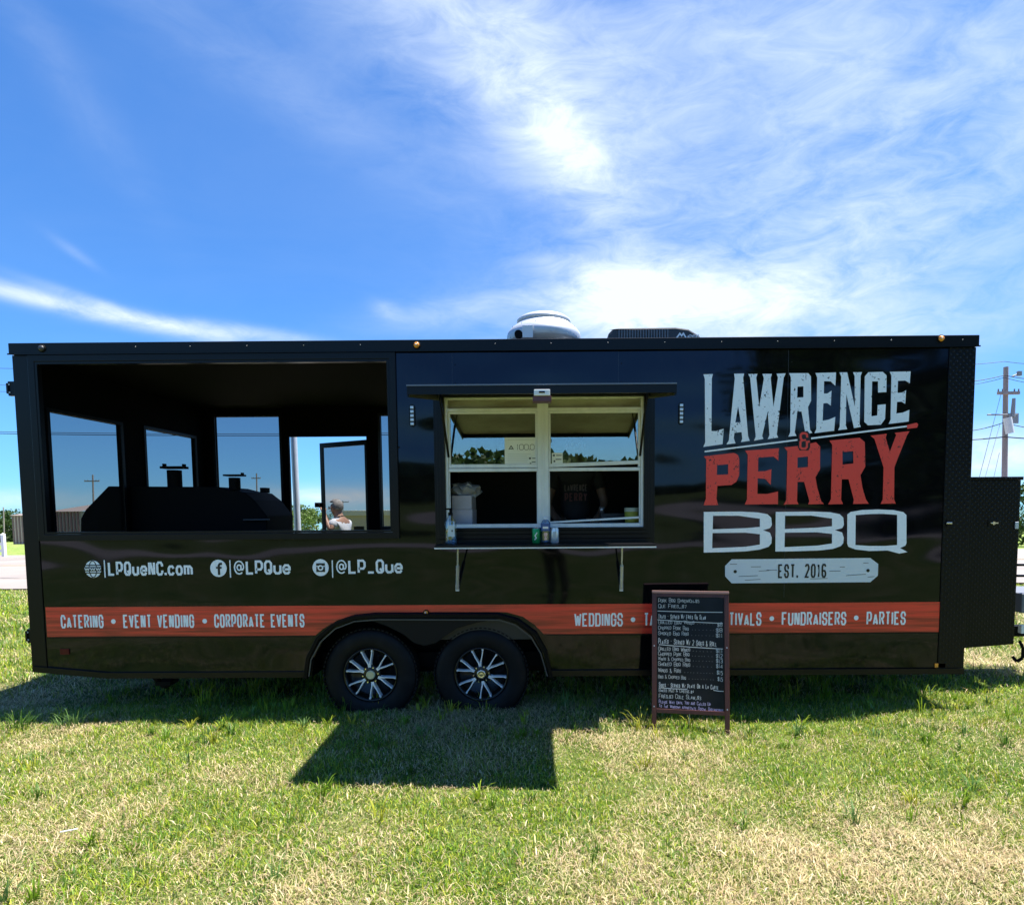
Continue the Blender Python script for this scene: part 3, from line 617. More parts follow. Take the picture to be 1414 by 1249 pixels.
MB().slab([(c.x + .022 * math.cos(t), c.z - .002 + .022 * math.sin(t)) for t in [R(24 * i) for i in range(15)]], [], -.0072, -.0064).build('camera_lens', white, fd)
MB().slab([(c.x + .011 * math.cos(t), c.z - .002 + .011 * math.sin(t)) for t in [R(24 * i) for i in range(15)]], [], -.0084, -.0074).build('camera_lens', bv, fd)

def zp(u, v, oy): return XZ(950 + u / 4.159, oy + v / 4.159)
def logo(pts, holes, m, oy, name='lettering', y=-.004, label=None):
    return MB().slab([zp(u, v, oy) for u, v in pts][::-1], [[zp(u, v, oy) for u, v in h] for h in holes], y, y + .0014).build(name, m, T, label=label)
LW = [
 ('L', [(88,112),(142,110),(136,135),(134,437),(160,437),(188,428),(204,424),(198,512),(87,528),(98,503),(96,138)], []),
 ('A', [(264,108),(322,107),(316,130),(344,465),(354,493),(303,500),(311,480),(307,443),(266,447),(262,478),(272,507),(220,513),(234,490),(268,135)], [[(287,292),(271,388),(302,386)]]),
 ('W', [(345,110),(398,109),(391,130),(408,300),(435,135),(427,109),(481,109),(474,132),(490,300),(516,130),(508,108),(560,106),(549,130),(509,455),(517,474),(457,483),(467,460),(457,325),(425,465),(432,482),(378,492),(388,470),(356,130)], []),
 ('R', [(580,105),(690,105),(705,124),(706,262),(688,300),(700,430),(713,447),(665,456),(671,440),(651,325),(627,325),(612,445),(622,464),(575,469),(586,445),(590,130)], [[(628,182),(662,180),(662,243),(626,245)]]),
 ('E', [(731,104),(849,101),(845,178),(818,152),(780,151),(779,222),(800,221),(823,205),(819,291),(798,276),(776,278),(772,378),(808,371),(845,355),(838,435),(725,449),(736,425),(741,130)], []),
 ('N', [(869,101),(913,100),(957,300),(956,122),(947,100),(998,99),(990,121),(984,395),(991,413),(952,420),(908,225),(905,405),(913,426),(861,432),(870,412),(879,125)], []),
 ('C', [(1034,100),(1117,97),(1139,118),(1138,213),(1090,216),(1090,152),(1056,152),(1052,352),(1086,347),(1088,287),(1134,283),(1130,368),(1106,400),(1032,404),(1011,384),(1014,124)], []),
 ('E', [(1157,97),(1277,95),(1272,163),(1246,147),(1204,149),(1202,218),(1228,216),(1251,203),(1246,281),(1225,268),(1199,270),(1195,336),(1232,331),(1270,315),(1266,382),(1151,396),(1162,372),(1167,120)], [])]
PR = [
 ('P', [(91,582),(262,562),(286,573),(294,598),(293,692),(276,728),(248,746),(168,751),(163,825),(172,861),(89,862),(102,825),(104,600)], [[(167,632),(230,627),(230,685),(165,688)]]),
 ('E', [(328,549),(522,535),(518,606),(490,583),(403,589),(401,668),(440,667),(479,655),(474,745),(442,711),(399,708),(398,797),(455,797),(516,783),(516,856),(325,858),(338,828),(342,572)], []),
 ('R', [(552,531),(632,522),(640,546),(690,546),(700,508),(734,501),(758,525),(757,656),(731,702),(741,760),(764,838),(780,855),(689,857),(696,838),(666,728),(628,728),(625,838),(634,856),(549,858),(564,832),(570,552)], [[(628,588),(688,583),(688,643),(628,648)]]),
 ('R', [(811,491),(984,475),(1014,500),(1017,641),(989,690),(1000,760),(1020,828),(1037,853),(947,855),(951,830),(921,713),(882,713),(878,830),(889,855),(804,857),(820,828),(827,515)], [[(886,557),(947,552),(949,622),(886,630)]]),
 ('Y', [(1047,463),(1140,452),(1134,476),(1158,556),(1194,460),(1186,447),(1271,437),(1256,462),(1196,612),(1184,645),(1182,828),(1191,852),(1105,854),(1117,828),(1122,645),(1070,482)], [])]
for ch, p, h in LW: logo(p, h, wwhite, 490, 'white_letter', label='distressed white letter ' + ch)
for ch, p, h in PR: logo(p, h, wred, 490, 'red_letter', label='distressed red letter ' + ch)
logo([(95,550),(628,483),(628,492),(95,559)], [], white, 490, 'underline'); logo([(706,474),(1256,405),(1256,414),(706,484)], [], white, 490, 'underline')
logo([(1255,402),(1311,389),(1321,398),(1314,417),(1258,425)], [], wred, 490, 'red_tip')
logo([(640,440),(685,437),(700,455),(700,530),(690,548),(640,548),(630,530),(632,455)], [], bv, 490, 'ampersand_outline', y=-.0054)
MB().ribbon([zp(u, v, 490) for u, v in ((683,474),(681,456),(670,449),(655,450),(646,458),(646,478),(654,489),(644,500),(643,528),(652,538),(672,538),(681,528),(681,500),(697,496))], .017, -.0062).ribbon([zp(654,490,490), zp(676,488,490)], .014, -.0066).build('ampersand', wred, T, fix=False)
BQ = [
 ('B', [(90,110),(300,108),(400,113),(455,123),(477,143),(481,185),(470,203),(430,215),(470,229),(480,258),(478,290),(462,310),(410,326),(330,336),(200,341),(90,343)], [[(143,132),(290,132),(412,149),(412,196),(330,203),(141,210)],[(140,231),(330,229),(412,238),(412,297),(330,310),(138,318)]]),
 ('B', [(503,110),(715,108),(815,112),(870,123),(891,143),(894,185),(884,203),(842,214),(884,228),(893,257),(891,288),(876,306),(830,322),(750,331),(600,336),(501,337)], [[(556,132),(705,131),(826,148),(826,192),(745,200),(555,208)],[(555,229),(742,227),(826,236),(826,291),(745,303),(553,312)]]),
 ('Q', [(914,125),(933,110),(1000,99),(1090,96),(1180,100),(1235,111),(1253,128),(1253,290),(1246,304),(1216,317),(1259,340),(1212,349),(1145,331),(1040,334),(960,325),(920,310),(913,290)], [[(962,128),(1050,122),(1120,121),(1200,127),(1200,300),(1130,305),(1040,305),(960,300)]])]
for ch, p, h in BQ: logo(p, h, white, 680, 'white_letter', label='wide outlined white letter ' + ch)
logo([(212,420),(250,382),(1045,374),(1091,408),(1089,475),(1045,513),(250,519),(213,480)], [], mat('plate_white', (.66, .70, .73), .4), 680, 'nameplate_print', label='pale notched nameplate print reading EST. 2016')
def est():
    a = zp(515, 490, 680); b = zp(792, 487, 680); h = abs(zp(515, 410, 680)[1] - a[1])
    text(MB(), 'EST. 2016', a[0], a[1], b[0], b[1], h, .013, -.006, .75).build('lettering', bv, T, fix=False, label='word EST. 2016')
est()
g = MB()
for u, v, l, t in ((360,425,58,-1),(405,449,60,-3),(450,444,60,-1),(290,480,110,-5),(325,502,90,-6),(240,410,40,-1),(810,450,65,-2),(870,426,30,-1),(905,475,115,-8),(1005,403,30,0),(1030,484,40,-4),(700,494,100,-3)):
    g.ribbon([zp(u, v, 680), zp(u + l, v + t, 680)], .0035, -.0056)
g.build('grain_lines', bv, T, fix=False)['kind'] = 'stuff'
for u, v in ((270,452),(1032,446)): c = zp(u, v, 680); MB().slab([(c[0] + .013 * math.cos(t), c[1] + .013 * math.sin(t)) for t in [R(24 * i) for i in range(15)]], [], -.0058, -.0048).build('nameplate_hole', bv, T)

# ------------------------------------------------------------------ service window
wx = (wx0 + wx1) / 2
jm = MB()
for i, (o_, y0_, y1_) in enumerate(((.088, -.006, -.0005), (.066, -.022, -.0005), (.040, -.034, -.0005), (.018, -.046, -.0005))):
    i_ = (.066, .040, .018, -.001)[i] + (.0 if i < 3 else 0)
    ex = .02 if i == 0 else 0; lo = (.13, .085, .05, .02)[i]; li = (.085, .05, .02, -.001)[i]
    jm.slab([(wx0 - o_, wz0 - lo), (wx1 + o_, wz0 - lo), (wx1 + o_, wz1 + .03 - i * .004), (wx0 - o_, wz1 + .03 - i * .004)], [[(wx0 - i_, wz0 - li), (wx1 + i_, wz0 - li), (wx1 + i_, wz1 + .001), (wx0 - i_, wz1 + .001)]], y0_, y1_)
jm.build('window_surround', blackt, T, bevel=.003)
al = MB(); zA = P(750, 564).z; zM0, zM1 = P(700, 654).z, P(700, 640).z; zS = P(700, 721).z
e_ = .022
al.box(wx0, wx0 + e_, -.02, .05, wz0, wz1).box(wx1 - e_, wx1, -.02, .05, wz0, wz1).box(wx0 + e_, wx1 - e_, -.02, .05, wz1 - .014, wz1).box(wx0 + e_, wx1 - e_, -.025, .055, wz0, wz0 + .03)
wf = al.build('window_frame', alum, T, bevel=.003)
mx0, mx1 = P(742.5, 640).x, P(757.5, 640).x
MB().box(mx0, mx1, -.028, .045, wz0 + .0305, wz1 - .015).box(mx0 + .03, mx0 + .034, -.031, -.0285, wz0 + .04, wz1 - .02).box(mx1 - .034, mx1 - .03, -.031, -.0285, wz0 + .04, wz1 - .02).build('mullion', alum, wf, bevel=.002)
MB().box(wx0 + e_, mx0, -.018, .04, zA - .018, zA + .004).box(mx1, wx1 - e_, -.018, .04, zA - .018, zA + .004).build('head_rail', alum, wf, bevel=.002)
for side, (a, b) in enumerate(((wx0 + e_ + .001, mx0 - .001), (mx1 + .001, wx1 - e_ - .001))):
    s_ = MB(); zm = (zM0 + zM1) / 2
    up = MB(); t = .016; tl = 0.022 if side else 0
    up.box(a, a + t, .0, .025, zm + .006, zA - .019).box(b - t, b, .0, .025, zm + .006, zA - .019).box(a + t, b - t, .0, .025, zA - .035, zA - .019)
    # bottom rail, out of true on the right hand sash
    up.add([(a, -.002, zm + .008), (b, -.002, zm + .008 + tl), (b, .025, zm + .008 + tl), (a, .025, zm + .008), (a, -.002, zm + .036), (b, -.002, zm + .036 + tl), (b, .025, zm + .036 + tl), (a, .025, zm + .036)], [(0, 3, 2, 1), (4, 5, 6, 7), (0, 1, 5, 4), (1, 2, 6, 5), (2, 3, 7, 6), (3, 0, 4, 7)])
    us = up.build('upper_sash', alum, wf, bevel=.0015); MB().box(a + t, b - t, .010, .014, zm + .036, zA - .035).build('pane', glass, us)
    if side == 0: pane_y = .010; US = us
    else: US2 = us
    lo = MB(); lo.box(a, b, -.012, .012, zm - .022, zm + .004)
    lo.box(a, a + .008, -.006, .02, wz0 + .031, zm - .023).box(b - .008, b, -.006, .02, wz0 + .031, zm - .023)
    if side:
        lo.add([(a, -.006, wz0 + .032), (b, -.006, wz0 + .032 + .034), (b, .02, wz0 + .066), (a, .02, wz0 + .032), (a, -.006, wz0 + .046), (b, -.006, wz0 + .082), (b, .02, wz0 + .082), (a, .02, wz0 + .046)], [(0, 3, 2, 1), (4, 5, 6, 7), (0, 1, 5, 4), (1, 2, 6, 5), (2, 3, 7, 6), (3, 0, 4, 7)])
    lo.build('lower_sash', alum, wf, bevel=.0015)
# upper light lining above the head rail
MB().box(wx0 + e_, mx0, .030, .034, zA + .005, wz1 - .015).box(mx1, wx1 - e_, .030, .034, zA + .005, wz1 - .015).build('head_panel', alumw, wf)
# certificate and notices taped to the glass
paper = mat('white_paper', (.78, .80, .80), .7)
def pap(x0, x1, y0, y1, par, name='notice', m=paper):
    a = P(x0, y1); b = P(x1, y0); return MB().box(a.x, b.x, .006, .0075, a.z, b.z).build(name, m, par), a, b
ct, a, b = pap(697, 741.5, 603.5, 641, US, 'certificate'); ct['label'] = 'grade certificate reading A 100.0 taped to the glass'
ink = mat('ink', (.08, .09, .10), .6); text(MB(), 'A', *XZ(702, 621), *XZ(709.5, 621), .042, .007, .0055, .3).build('lettering', ink, ct, fix=False); q = MB(); text(q, '100.0', *XZ(713, 621), *XZ(738, 621), .044, .0035, .0055, .9); q.build('lettering', ink, ct, fix=False)
q = MB()
for k in range(6): q.ribbon([XZ(701, 607 if k == 0 else 624 + 2.6 * k), XZ(738 - (k % 3) * 5, 607 if k == 0 else 624 + 2.6 * k)], .0022, .0052)
q.build('print_lines', mat('faint_ink', (.45, .48, .50), .6), ct, fix=False)['kind'] = 'stuff'
for x0, x1, y0, y1, par in ((729, 742.4, 629, 643.5, US), (762, 777, 625, 640, US2)):
    n_, a, b = pap(x0, x1, y0, y1, par, 'notice'); n_.location.y = -.003
    q = MB().box(a.x + .008, a.x + .024, .0035, .0045, b.z - .026, b.z - .012).box(a.x + .034, b.x - .008, .0035, .0045, b.z - .022, b.z - .016).box(a.x + .014, a.x + .026, .0035, .0045, a.z + .012, a.z + .026).box(a.x + .03, b.x - .01, .0035, .0045, a.z + .03, a.z + .036)
    q.build('notice_print', mat('ink', (.08, .09, .10), .6), n_)
# awning door, propped open
pA = 1.09; zo = 2.325; zh = 2.495
Wd = .018
def awn(x0, x1, off, th, yo0=0., yo1=0.):
    y0_, y1_ = -.052 - yo0, -pA + yo1
    def zz(y): return zh + (zo - zh) * (y / -pA)
    return [(x0, y0_, zz(y0_) + off), (x1, y0_, zz(y0_) + off), (x1, y1_, zz(y1_) + off), (x0, y1_, zz(y1_) + off), (x0, y0_, zz(y0_) + off + th), (x1, y0_, zz(y0_) + off + th), (x1, y1_, zz(y1_) + off + th), (x0, y1_, zz(y1_) + off + th)]
BF = [(0, 3, 2, 1), (4, 5, 6, 7), (0, 1, 5, 4), (1, 2, 6, 5), (2, 3, 7, 6), (3, 0, 4, 7)]
aw = MB().add(awn(wx0 - .025, wx1 + .025, .012, .014), BF).build('awning_door', black, T, bevel=.002)
MB().add(awn(wx0 - .018, wx1 + .018, -.001, .012, .002, .03), BF).build('awning_lining', alumw, aw)
MB().box(wx0 - .03, wx1 + .03, -pA - .004, -pA + .006, zo - .030, zo + .024).add(awn(wx0 - .03, wx0 - .019, -.045, .055, 0, .006), BF).add(awn(wx1 + .019, wx1 + .03, -.045, .055, 0, .006), BF).build('awning_rim', blackt, aw)
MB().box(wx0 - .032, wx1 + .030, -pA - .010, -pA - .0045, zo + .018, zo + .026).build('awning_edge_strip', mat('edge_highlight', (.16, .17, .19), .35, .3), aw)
a, b = P(737.5, 548, -pA), P(759.5, 538.5, -pA)
lt = MB().box(a.x, b.x, -pA - .028, -pA - .011, a.z + .004, b.z).build('latch_plate', whitep, aw, bevel=.003)
MB().box(a.x + .03, b.x - .03, -pA - .033, -pA - .029, a.z + .018, b.z - .012).build('latch_keyhole', blackm, lt)
MB().box(a.x - .008, b.x + .008, -pA - .02, -pA + .05, a.z - .03, a.z + .003).build('latch_catch', mat('dark_red_catch', (.10, .03, .03), .4), aw, bevel=.003)
for x in (wx0 + .03, wx1 - .03):
    MB().cyl((x, -.04, 2.02), (x, -.26, 2.30), .009).cyl((x, -.26, 2.30), (x, -.42, zh + (zo - zh) * .42 / pA), .005).build('gas_strut', blackt, aw)
# serving shelf
sA, sB = P(600, 757.5, -.33), P(906, 757, -.33); sh_t = P(700, 752, -.33).z
shelf = MB().box(sA.x, sB.x, -.327, -.047, sh_t - .026, sh_t - .001).build('serving_shelf', blackt, T, bevel=.003)
MB().box(sA.x - .002, sB.x + .002, -.332, -.3275, sh_t - .027, sh_t - .018).build('shelf_edge', alum, shelf)
for p_ in (632.5, 859):
    c = P(p_, 790, -.12)
    b_ = MB(); top = Vector((P(p_, 765, -.25).x, -.25, sh_t - .03)); bot = Vector((P(p_ - 1, 812, -.012).x, -.012, P(p_, 812).z)); mid = top.lerp(bot, .42)
    b_.cyl(top, mid, .007).cyl(mid, bot, .013).box(bot.x - .014, bot.x + .014, -.012, -.001, bot.z - .02, bot.z + .03).build('shelf_brace', galv, shelf)
# kitchen counter
MB().box(3.05, 7.0, .062, .50, 1.43, 1.456).build('counter', mat('counter_steel', (.10, .10, .10), .4, .4), T)

# ------------------------------------------------------------------ lights and fittings
def amberlight(px, py, y, name='marker_light', s=1.0, lit=True):
    c = P(px, py, y); r = .022 * s
    b_ = MB().lathe((c.x, y, c.z), (0, -1, 0), [(0, r * 1.35), (.006, r * 1.3), (.008, r)], 20).build(name, blackm, T)
    MB().lathe((c.x, y - .006, c.z), (0, -1, 0), [(0, r), (.008, r * .9), (.013, r * .5), (.015, 0)], 18).build('lens', amber if lit else dark, b_)
    if lit: MB().lathe((c.x - .002, y - .018, c.z + .002), (0, -1, 0), [(0, .006), (.003, .005), (.004, 0)], 10).build('bulb_glint', whitep, b_)
amberlight(575.5, 476.5, -.0225); amberlight(1299, 467.5, -.0225); amberlight(58, 481, -.0225, lit=False); amberlight(588.5, 845.5, -.003, s=.8)
a, b = P(1290, 921), P(1305, 915); MB().box(a.x, b.x, -.008, -.001, a.z, b.z).build('reflector', amber, T, bevel=.002, label='amber reflector at the front lower corner')
a, b = P(84, 903), P(96, 895); MB().box(a.x, b.x, -.008, -.001, a.z, b.z).build('reflector', redlens, T, bevel=.002, label='dull red reflector at the rear lower corner')
ledm = mat('led_lens', (.62, .64, .66), .2, .3)
for px, py in ((569.5, 574), (940.5, 571)):
    c = P(px, py); o_ = [(c.x + .022 * math.cos(t), c.z + .062 + .022 * math.sin(t)) for t in [R(15 * i) for i in range(13)]] + [(c.x + .022 * math.cos(t), c.z - .062 + .022 * math.sin(t)) for t in [R(180 + 15 * i) for i in range(13)]]
    b_ = MB().slab(o_, [], -.012, -.0008).build('strip_light', blackt, T, bevel=.002)
    for k in range(5): MB().box(c.x - .013, c.x + .013, -.016, -.0125, c.z - .062 + k * .031 - .010, c.z - .062 + k * .031 + .010).build('led', ledm, b_, bevel=.003)
for px, py, w in ((18, 537, .045), (43.5, 877, .04)):
    c = P(px, py, .02); MB().box(c.x - w / 2, c.x + .04, .0, .03, c.z - .055, c.z + .055).box(c.x - w / 2 - .006, c.x - w / 2 + .01, -.01, .04, c.z - .04, c.z + .04).build('door_hinge', blackt, T, bevel=.003)
    for s_ in (-.03, .03): MB().cyl((c.x - .008, -.001, c.z + s_), (c.x - .008, -.006, c.z + s_), .006).build('bolt', galv, T)
c = P(1308, 722); lt = MB().box(c.x - .012, c.x + .012, -.014, -.0085, c.z - .03, c.z + .03).build('door_lock', blackt, T); MB().box(c.x - .022, c.x + .02, -.030, -.015, c.z - .006, c.z + .008).build('lock_tab', chrome, lt, bevel=.003)
MB().lathe((2.93, -.0005, 2.10), (0, -1, 0), [(0, .008), (.006, .007), (.007, 0)], 10).build('bolt', blackt, T)
# exhaust fan
yF = .95; cF = P(751, 466, yF); kF = (CD + yF) / FPX
tF = P(751, 438.5, yF).z; fz = tF - .315; MB().box(cF.x - .24, cF.x + .24, yF - .24, yF + .24, ZT + .05, fz + .01).build('fan_curb', galv, T)
fan = MB().lathe((cF.x, yF, fz), (0, 0, 1), [(0, .20), (.04, .22), (.05, .30), (.09, .325)] , 40).lathe((cF.x, yF, fz), (0, 0, 1), [(.09, .325), (.13, .338), (.165, .330), (.20, .30), (.23, .262), (.26, .232)], 40).build('exhaust_fan', galv, T)
cz = tF - .06
MB().lathe((cF.x, yF, fz + .255), (0, 0, 1), [(0, .235), (.008, .245), (.03, .245), (.035, .225), (.05, .215), (.058, .20), (.06, 0)], 40).build('fan_cap', galv, fan)
for k in range(14):
    a = 2 * math.pi * k / 14; MB().box(-.001, .001, -.006, .006, 0, .10)
    MB().cyl((cF.x + .331 * math.cos(a), yF + .331 * math.sin(a), fz + .10), (cF.x + .302 * math.cos(a), yF + .302 * math.sin(a), fz + .205), .004, n=6).build('fan_rib', galv, fan)
MB().box(cF.x - .18, cF.x - .09, yF - .33, yF - .30, fz + .05, fz + .15).build('rating_plate', whitep, fan); MB().cyl((cF.x - .215, yF - .29, fz + .08), (cF.x - .215, yF - .33, fz + .08), .035).build('drain_fitting', blackm, fan)
# air conditioner
yC = 1.0; a0, a1 = P(838, 467, yC - .3).x, P(976, 467, yC - .3).x; zc = P(900, 452.5, yC - .3).z; zb_ = 2.88
pr = [(a0, zb_), (a0 + .01, zc - .05), (a0 + .05, zc - .008), (a0 + .12, zc), (a1 - .27, zc + .004), (a1 - .16, zc - .012), (a1 - .06, zc - .07), (a1, zb_)]
ac = MB().slab(pr[::-1], [], yC - .30, yC + .40).build('air_conditioner', dark, T, bevel=.02)
for k in range(19):
    x = a0 + .10 + k * .0235; MB().box(x, x + .010, yC - .318, yC - .302, zb_ + .03, zc - .02).build('louvre', mat('louvre_edge', (.13, .14, .16), .4), ac)
xr = a1 - .265; zb_ = P(940, 466, yC - .3).z - .050; MB().ribbon([(xr, zb_ + .045), (xr + .03, zb_ + .085), (xr + .045, zb_ + .065), (xr + .06, zb_ + .085), (xr + .085, zb_ + .045)], .012, yC - .303, yC - .301).build('mountain_mark', white, ac)
text(MB(), 'ADVENT', xr + .095, zb_ + .048, xr + .20, zb_ + .048, .026, .004, yC - .303, .6).build('lettering', white, ac, fix=False)
# nose box on the tongue
yN = .55; nb0 = P(1400, 700, yN); bx1 = P(1410, 700, yN).x; bz1 = P(1380, 658, yN).z; bzb = P(1385, 900, yN).z
nb = MB().slab([(LEN + .002, .30), (LEN + .30, .37), (bx1 - .01, .41), (bx1 - .01, bz1 - .03), (LEN + .002, bz1 - .03)], [], yN, 1.95).build('nose_box', treadm, T, bevel=.004)
MB().box(LEN + .001, bx1 + .006, yN - .008, 1.96, bz1 - .029, bz1).build('box_lid', treadm, nb, bevel=.003)
lc = P(1372, 722, yN); MB().box(lc.x - .05, lc.x + .05, yN - .006, yN - .001, lc.z - .03, lc.z + .03).build('box_latch', blackt, nb, bevel=.003); MB().cyl((lc.x - .01, yN - .006, lc.z), (lc.x - .01, yN - .02, lc.z), .014).box(lc.x - .035, lc.x + .03, yN - .016, yN - .008, lc.z - .004, lc.z + .006).build('latch_handle', chrome, nb)
lc = P(1403, 725, yN); MB().box(lc.x - .015, lc.x + .015, yN - .012, yN - .001, lc.z - .03, lc.z + .03).build('box_latch', galv, nb, bevel=.003)
# shiny bumps stand in for sunlight glinting along the nose corner's plate edge
km = mat('edge_glint', (.20, .20, .21), .3, .8); kn0 = None
for k in range(26):
    z_ = P(1336, 822, .3).z + k * (P(1336, 662, .3).z - P(1336, 822, .3).z) / 26
    if kn0 is None: kn = MB().cyl((0, 0, 0), (0, 0, .024), .008, n=8).build('edge_glint', km, None); kn0 = kn.data
    else: kn = link(bpy.data.objects.new('edge_glint', kn0))
    kn.parent = T; kn.location = Vector((LEN + .012, .06, z_)) - ORG[T]
# tongue, jack, coupler
MB().add([], []).box(LEN, LEN + 1.5, 1.18, 1.28, .34, .44).box(LEN + .6, LEN + .9, .9, 1.6, .36, .42).build('tongue', blackm, T)
jk = MB().cyl((LEN + 1.42, 1.0, .2), (LEN + 1.42, 1.0, .95), .035).cyl((LEN + 1.42, 1.0, .03), (LEN + 1.42, 1.0, .2), .028).cyl((LEN + 1.42, 1.0, .01), (LEN + 1.42, 1.0, .03), .08).build('tongue_jack', blackt, T)
xr = P(1403, 800, .75).x; z8 = P(1408, 781, .75).z
rk = MB().box(xr, xr + .6, .73, .76, z8, z8 + .02).box(xr, xr + .6, .73, .76, P(1408, 796, .75).z, P(1408, 796, .75).z + .02).box(xr + .3, xr + .33, .73, .76, .4, z8).build('tongue_rack', blackt, T)
MB().box(P(1404, 860, .75).x, xr + .5, .70, 1.2, P(1408, 845, .75).z, P(1408, 818, .75).z).build('tongue_battery_box', mat('grey_box', (.16, .17, .20), .5), T, bevel=.01)
MB().box(P(1402, 870, .75).x, xr + .5, .68, .72, P(1408, 872, .75).z, P(1408, 861, .75).z).build('tongue_bracket', whitep, T)
MB().tube([P(1408, 885, .7), P(1413, 895, .7), P(1412, 908, .7), P(1404, 913, .72), P(1398, 906, .75)], .014).build('safety_cable', blackm, T)
# screen door, ajar
hx = P(508, 620, WID).x; y1d = WID + .38; fx = P(443, 640, y1d).x; dt = P(443, 612, y1d).z
va = Vector((fx - hx, y1d - WID - .01)); ln = va.length; va.normalize(); nv = Vector((-va.y, va.x))
def dbox(mb, s0, s1, z0_, z1_, t=.025):
    pts = []
    for z in (z0_, z1_):
        for s_, n_ in ((s0, -t), (s1, -t), (s1, t), (s0, t)): q_ = Vector((hx, WID + .01)) + va * s_ + nv * n_ / 2; pts.append((q_.x, q_.y, z))
    return mb.add(pts, BF)
dm = MB(); dbox(dm, 0, .05, .64, dt); dbox(dm, ln - .05, ln, .64, dt); dbox(dm, .05, ln - .05, dt - .06, dt); dbox(dm, .05, ln - .05, .64, .74)
sd = dm.build('screen_door', blackt, T, bevel=.002); sm_ = MB(); dbox(sm_, .05, ln - .05, .74, dt - .06, .002); sm_.build('screen', screen, sd)
hd = Vector((hx, WID + .01)) + va * (ln - .02); zz = P(440, 697, y1d).z
MB().box(hd.x - .09, hd.x + .02, hd.y - .05, hd.y - .02, zz - .03, zz + .03).cyl((hd.x - .04, hd.y - .05, zz), (hd.x - .04, hd.y - .09, zz), .02).build('door_handle', blackm, sd, bevel=.006)

# ------------------------------------------------------------------ smoker inside the porch
yS = 1.15
def SX(px, py): return XZ(px, py, yS)
def SB(px, py): return (P(px, py, yS + .6).x, P(px, py, yS).z)
smk = root('barbecue_smoker', (P(250, 720, yS).x, yS + .35, .58), 'large black box smoker with two capped chimneys behind the porch opening', 'smoker')
sb = [SX(111, 716), SX(118, 703), SX(149, 671), SX(300, 672), SB(358, 676), SB(376, 679), SB(389, 690), SB(405, 712), SB(405, 740), SB(400, 790), (SB(396, 700)[0], .75), (SX(115, 700)[0], .75), SX(111, 790)]
MB().slab(sb, [], yS, yS + .6).build('body', blackm, smk, bevel=.01)
for lx in (SX(125, 700)[0], SB(380, 700)[0]):
    for ly in (yS + .06, yS + .48): MB().box(lx, lx + .08, ly, ly + .08, .58, .76).build('leg', blackm, smk)
c = P(230.5, 660, yS); top = P(230, 648, yS).z; r = (P(239.5, 660, yS).x - P(221, 660, yS).x) / 2
ch = MB().cyl((c.x, yS + .12, SX(230, 673)[1]), (c.x, yS + .12, top), r, n=20).build('chimney', blackm, smk)
a, b = P(215, 646, yS), P(245, 643, yS); MB().box(a.x, b.x, yS + .06, yS + .18, a.z, a.z + .022).box(a.x, a.x + .018, yS + .1, yS + .14, a.z + .02, a.z + .05).box(b.x - .018, b.x, yS + .1, yS + .14, a.z + .02, a.z + .045).build('chimney_cap', blackm, ch)
c = P(315, 665, yS); r = (P(323, 660, yS).x - P(308, 660, yS).x) / 2
ch = MB().cyl((c.x, yS + .12, SX(315, 676)[1]), (c.x, yS + .12, P(315, 658.5, yS).z), r, n=20).build('chimney', blackm, smk)
a, b = P(303, 656.5, yS), P(327, 654.5, yS); MB().box(a.x, b.x, yS + .06, yS + .18, a.z, a.z + .016).box(b.x - .014, b.x, yS + .1, yS + .14, a.z + .015, a.z + .034).build('chimney_cap', blackm, ch)
MB().cyl(P(336, 717.5, yS - .03), P(372, 717, yS - .03), .008).cyl(P(340, 717.5, yS - .03), P(340, 717.5, yS + .01), .008).cyl(P(368, 717, yS - .03), P(368, 717, yS + .01), .008).build('door_handle', mat('dull_steel', (.12, .12, .12), .4, .6), smk)
MB().box(*sorted((P(359, 678, yS).x, P(366, 678, yS).x)), yS, yS + .1, P(360, 680, yS).z, P(360, 673, yS).z).build('lid_hinge', blackm, smk)

# ------------------------------------------------------------------ things on the shelf and counter
def lz(px, py, y, m, name, label, cat, prof, n=24):
    c = P(px, py, y); mb = MB().lathe((c.x, y, c.z), (0, 0, 1), prof, n); o = mb.build(name, m, None, org=Vector((c.x, y, c.z))); return tag(o, label, cat), c
def child(o, mb, name, m):
    c = mb.build(name, m, None, org=None); c.data.transform(Matrix.Translation(-o.location)); c.parent = o; return c
yb_ = -.20
def shelfpt(px): c = P(px, 745, yb_); return Vector((c.x, yb_, sh_t - .0005))
def stand(px, m, name, label, cat, prof, y=yb_, z=None, n=24):
    c = P(px, 745, y); zz = sh_t - .0005 if z is None else z
    o = MB().lathe((c.x, y, zz), (0, 0, 1), prof, n).build(name, m, None, org=Vector((c.x, y, zz))); tag(o, label, cat); return o, Vector((c.x, y, zz))
o, c = stand(622.5, bottleg, 'sanitizer_bottle', 'clear square pump bottle with black cap at the left end of the serving shelf', 'bottle', [(0, 0), (0, .040), (.006, .043), (.165, .043), (.185, .036), (.20, .018), (.215, .016), (.216, 0)])
child(o, MB().cyl(c + Vector((0, 0, .215)), c + Vector((0, 0, .235)), .017).cyl(c + Vector((0, 0, .235)), c + Vector((0, 0, .262)), .006).box(c.x - .04, c.x + .012, c.y - .008, c.y + .008, c.z + .255, c.z + .268), 'pump', blackm)
child(o, MB().lathe(c, (0, 0, 1), [(.003, 0), (.003, .038), (.045, .038), (.045, 0)]), 'liquid', glassm('gel', .04, (.80, .88, .92)))
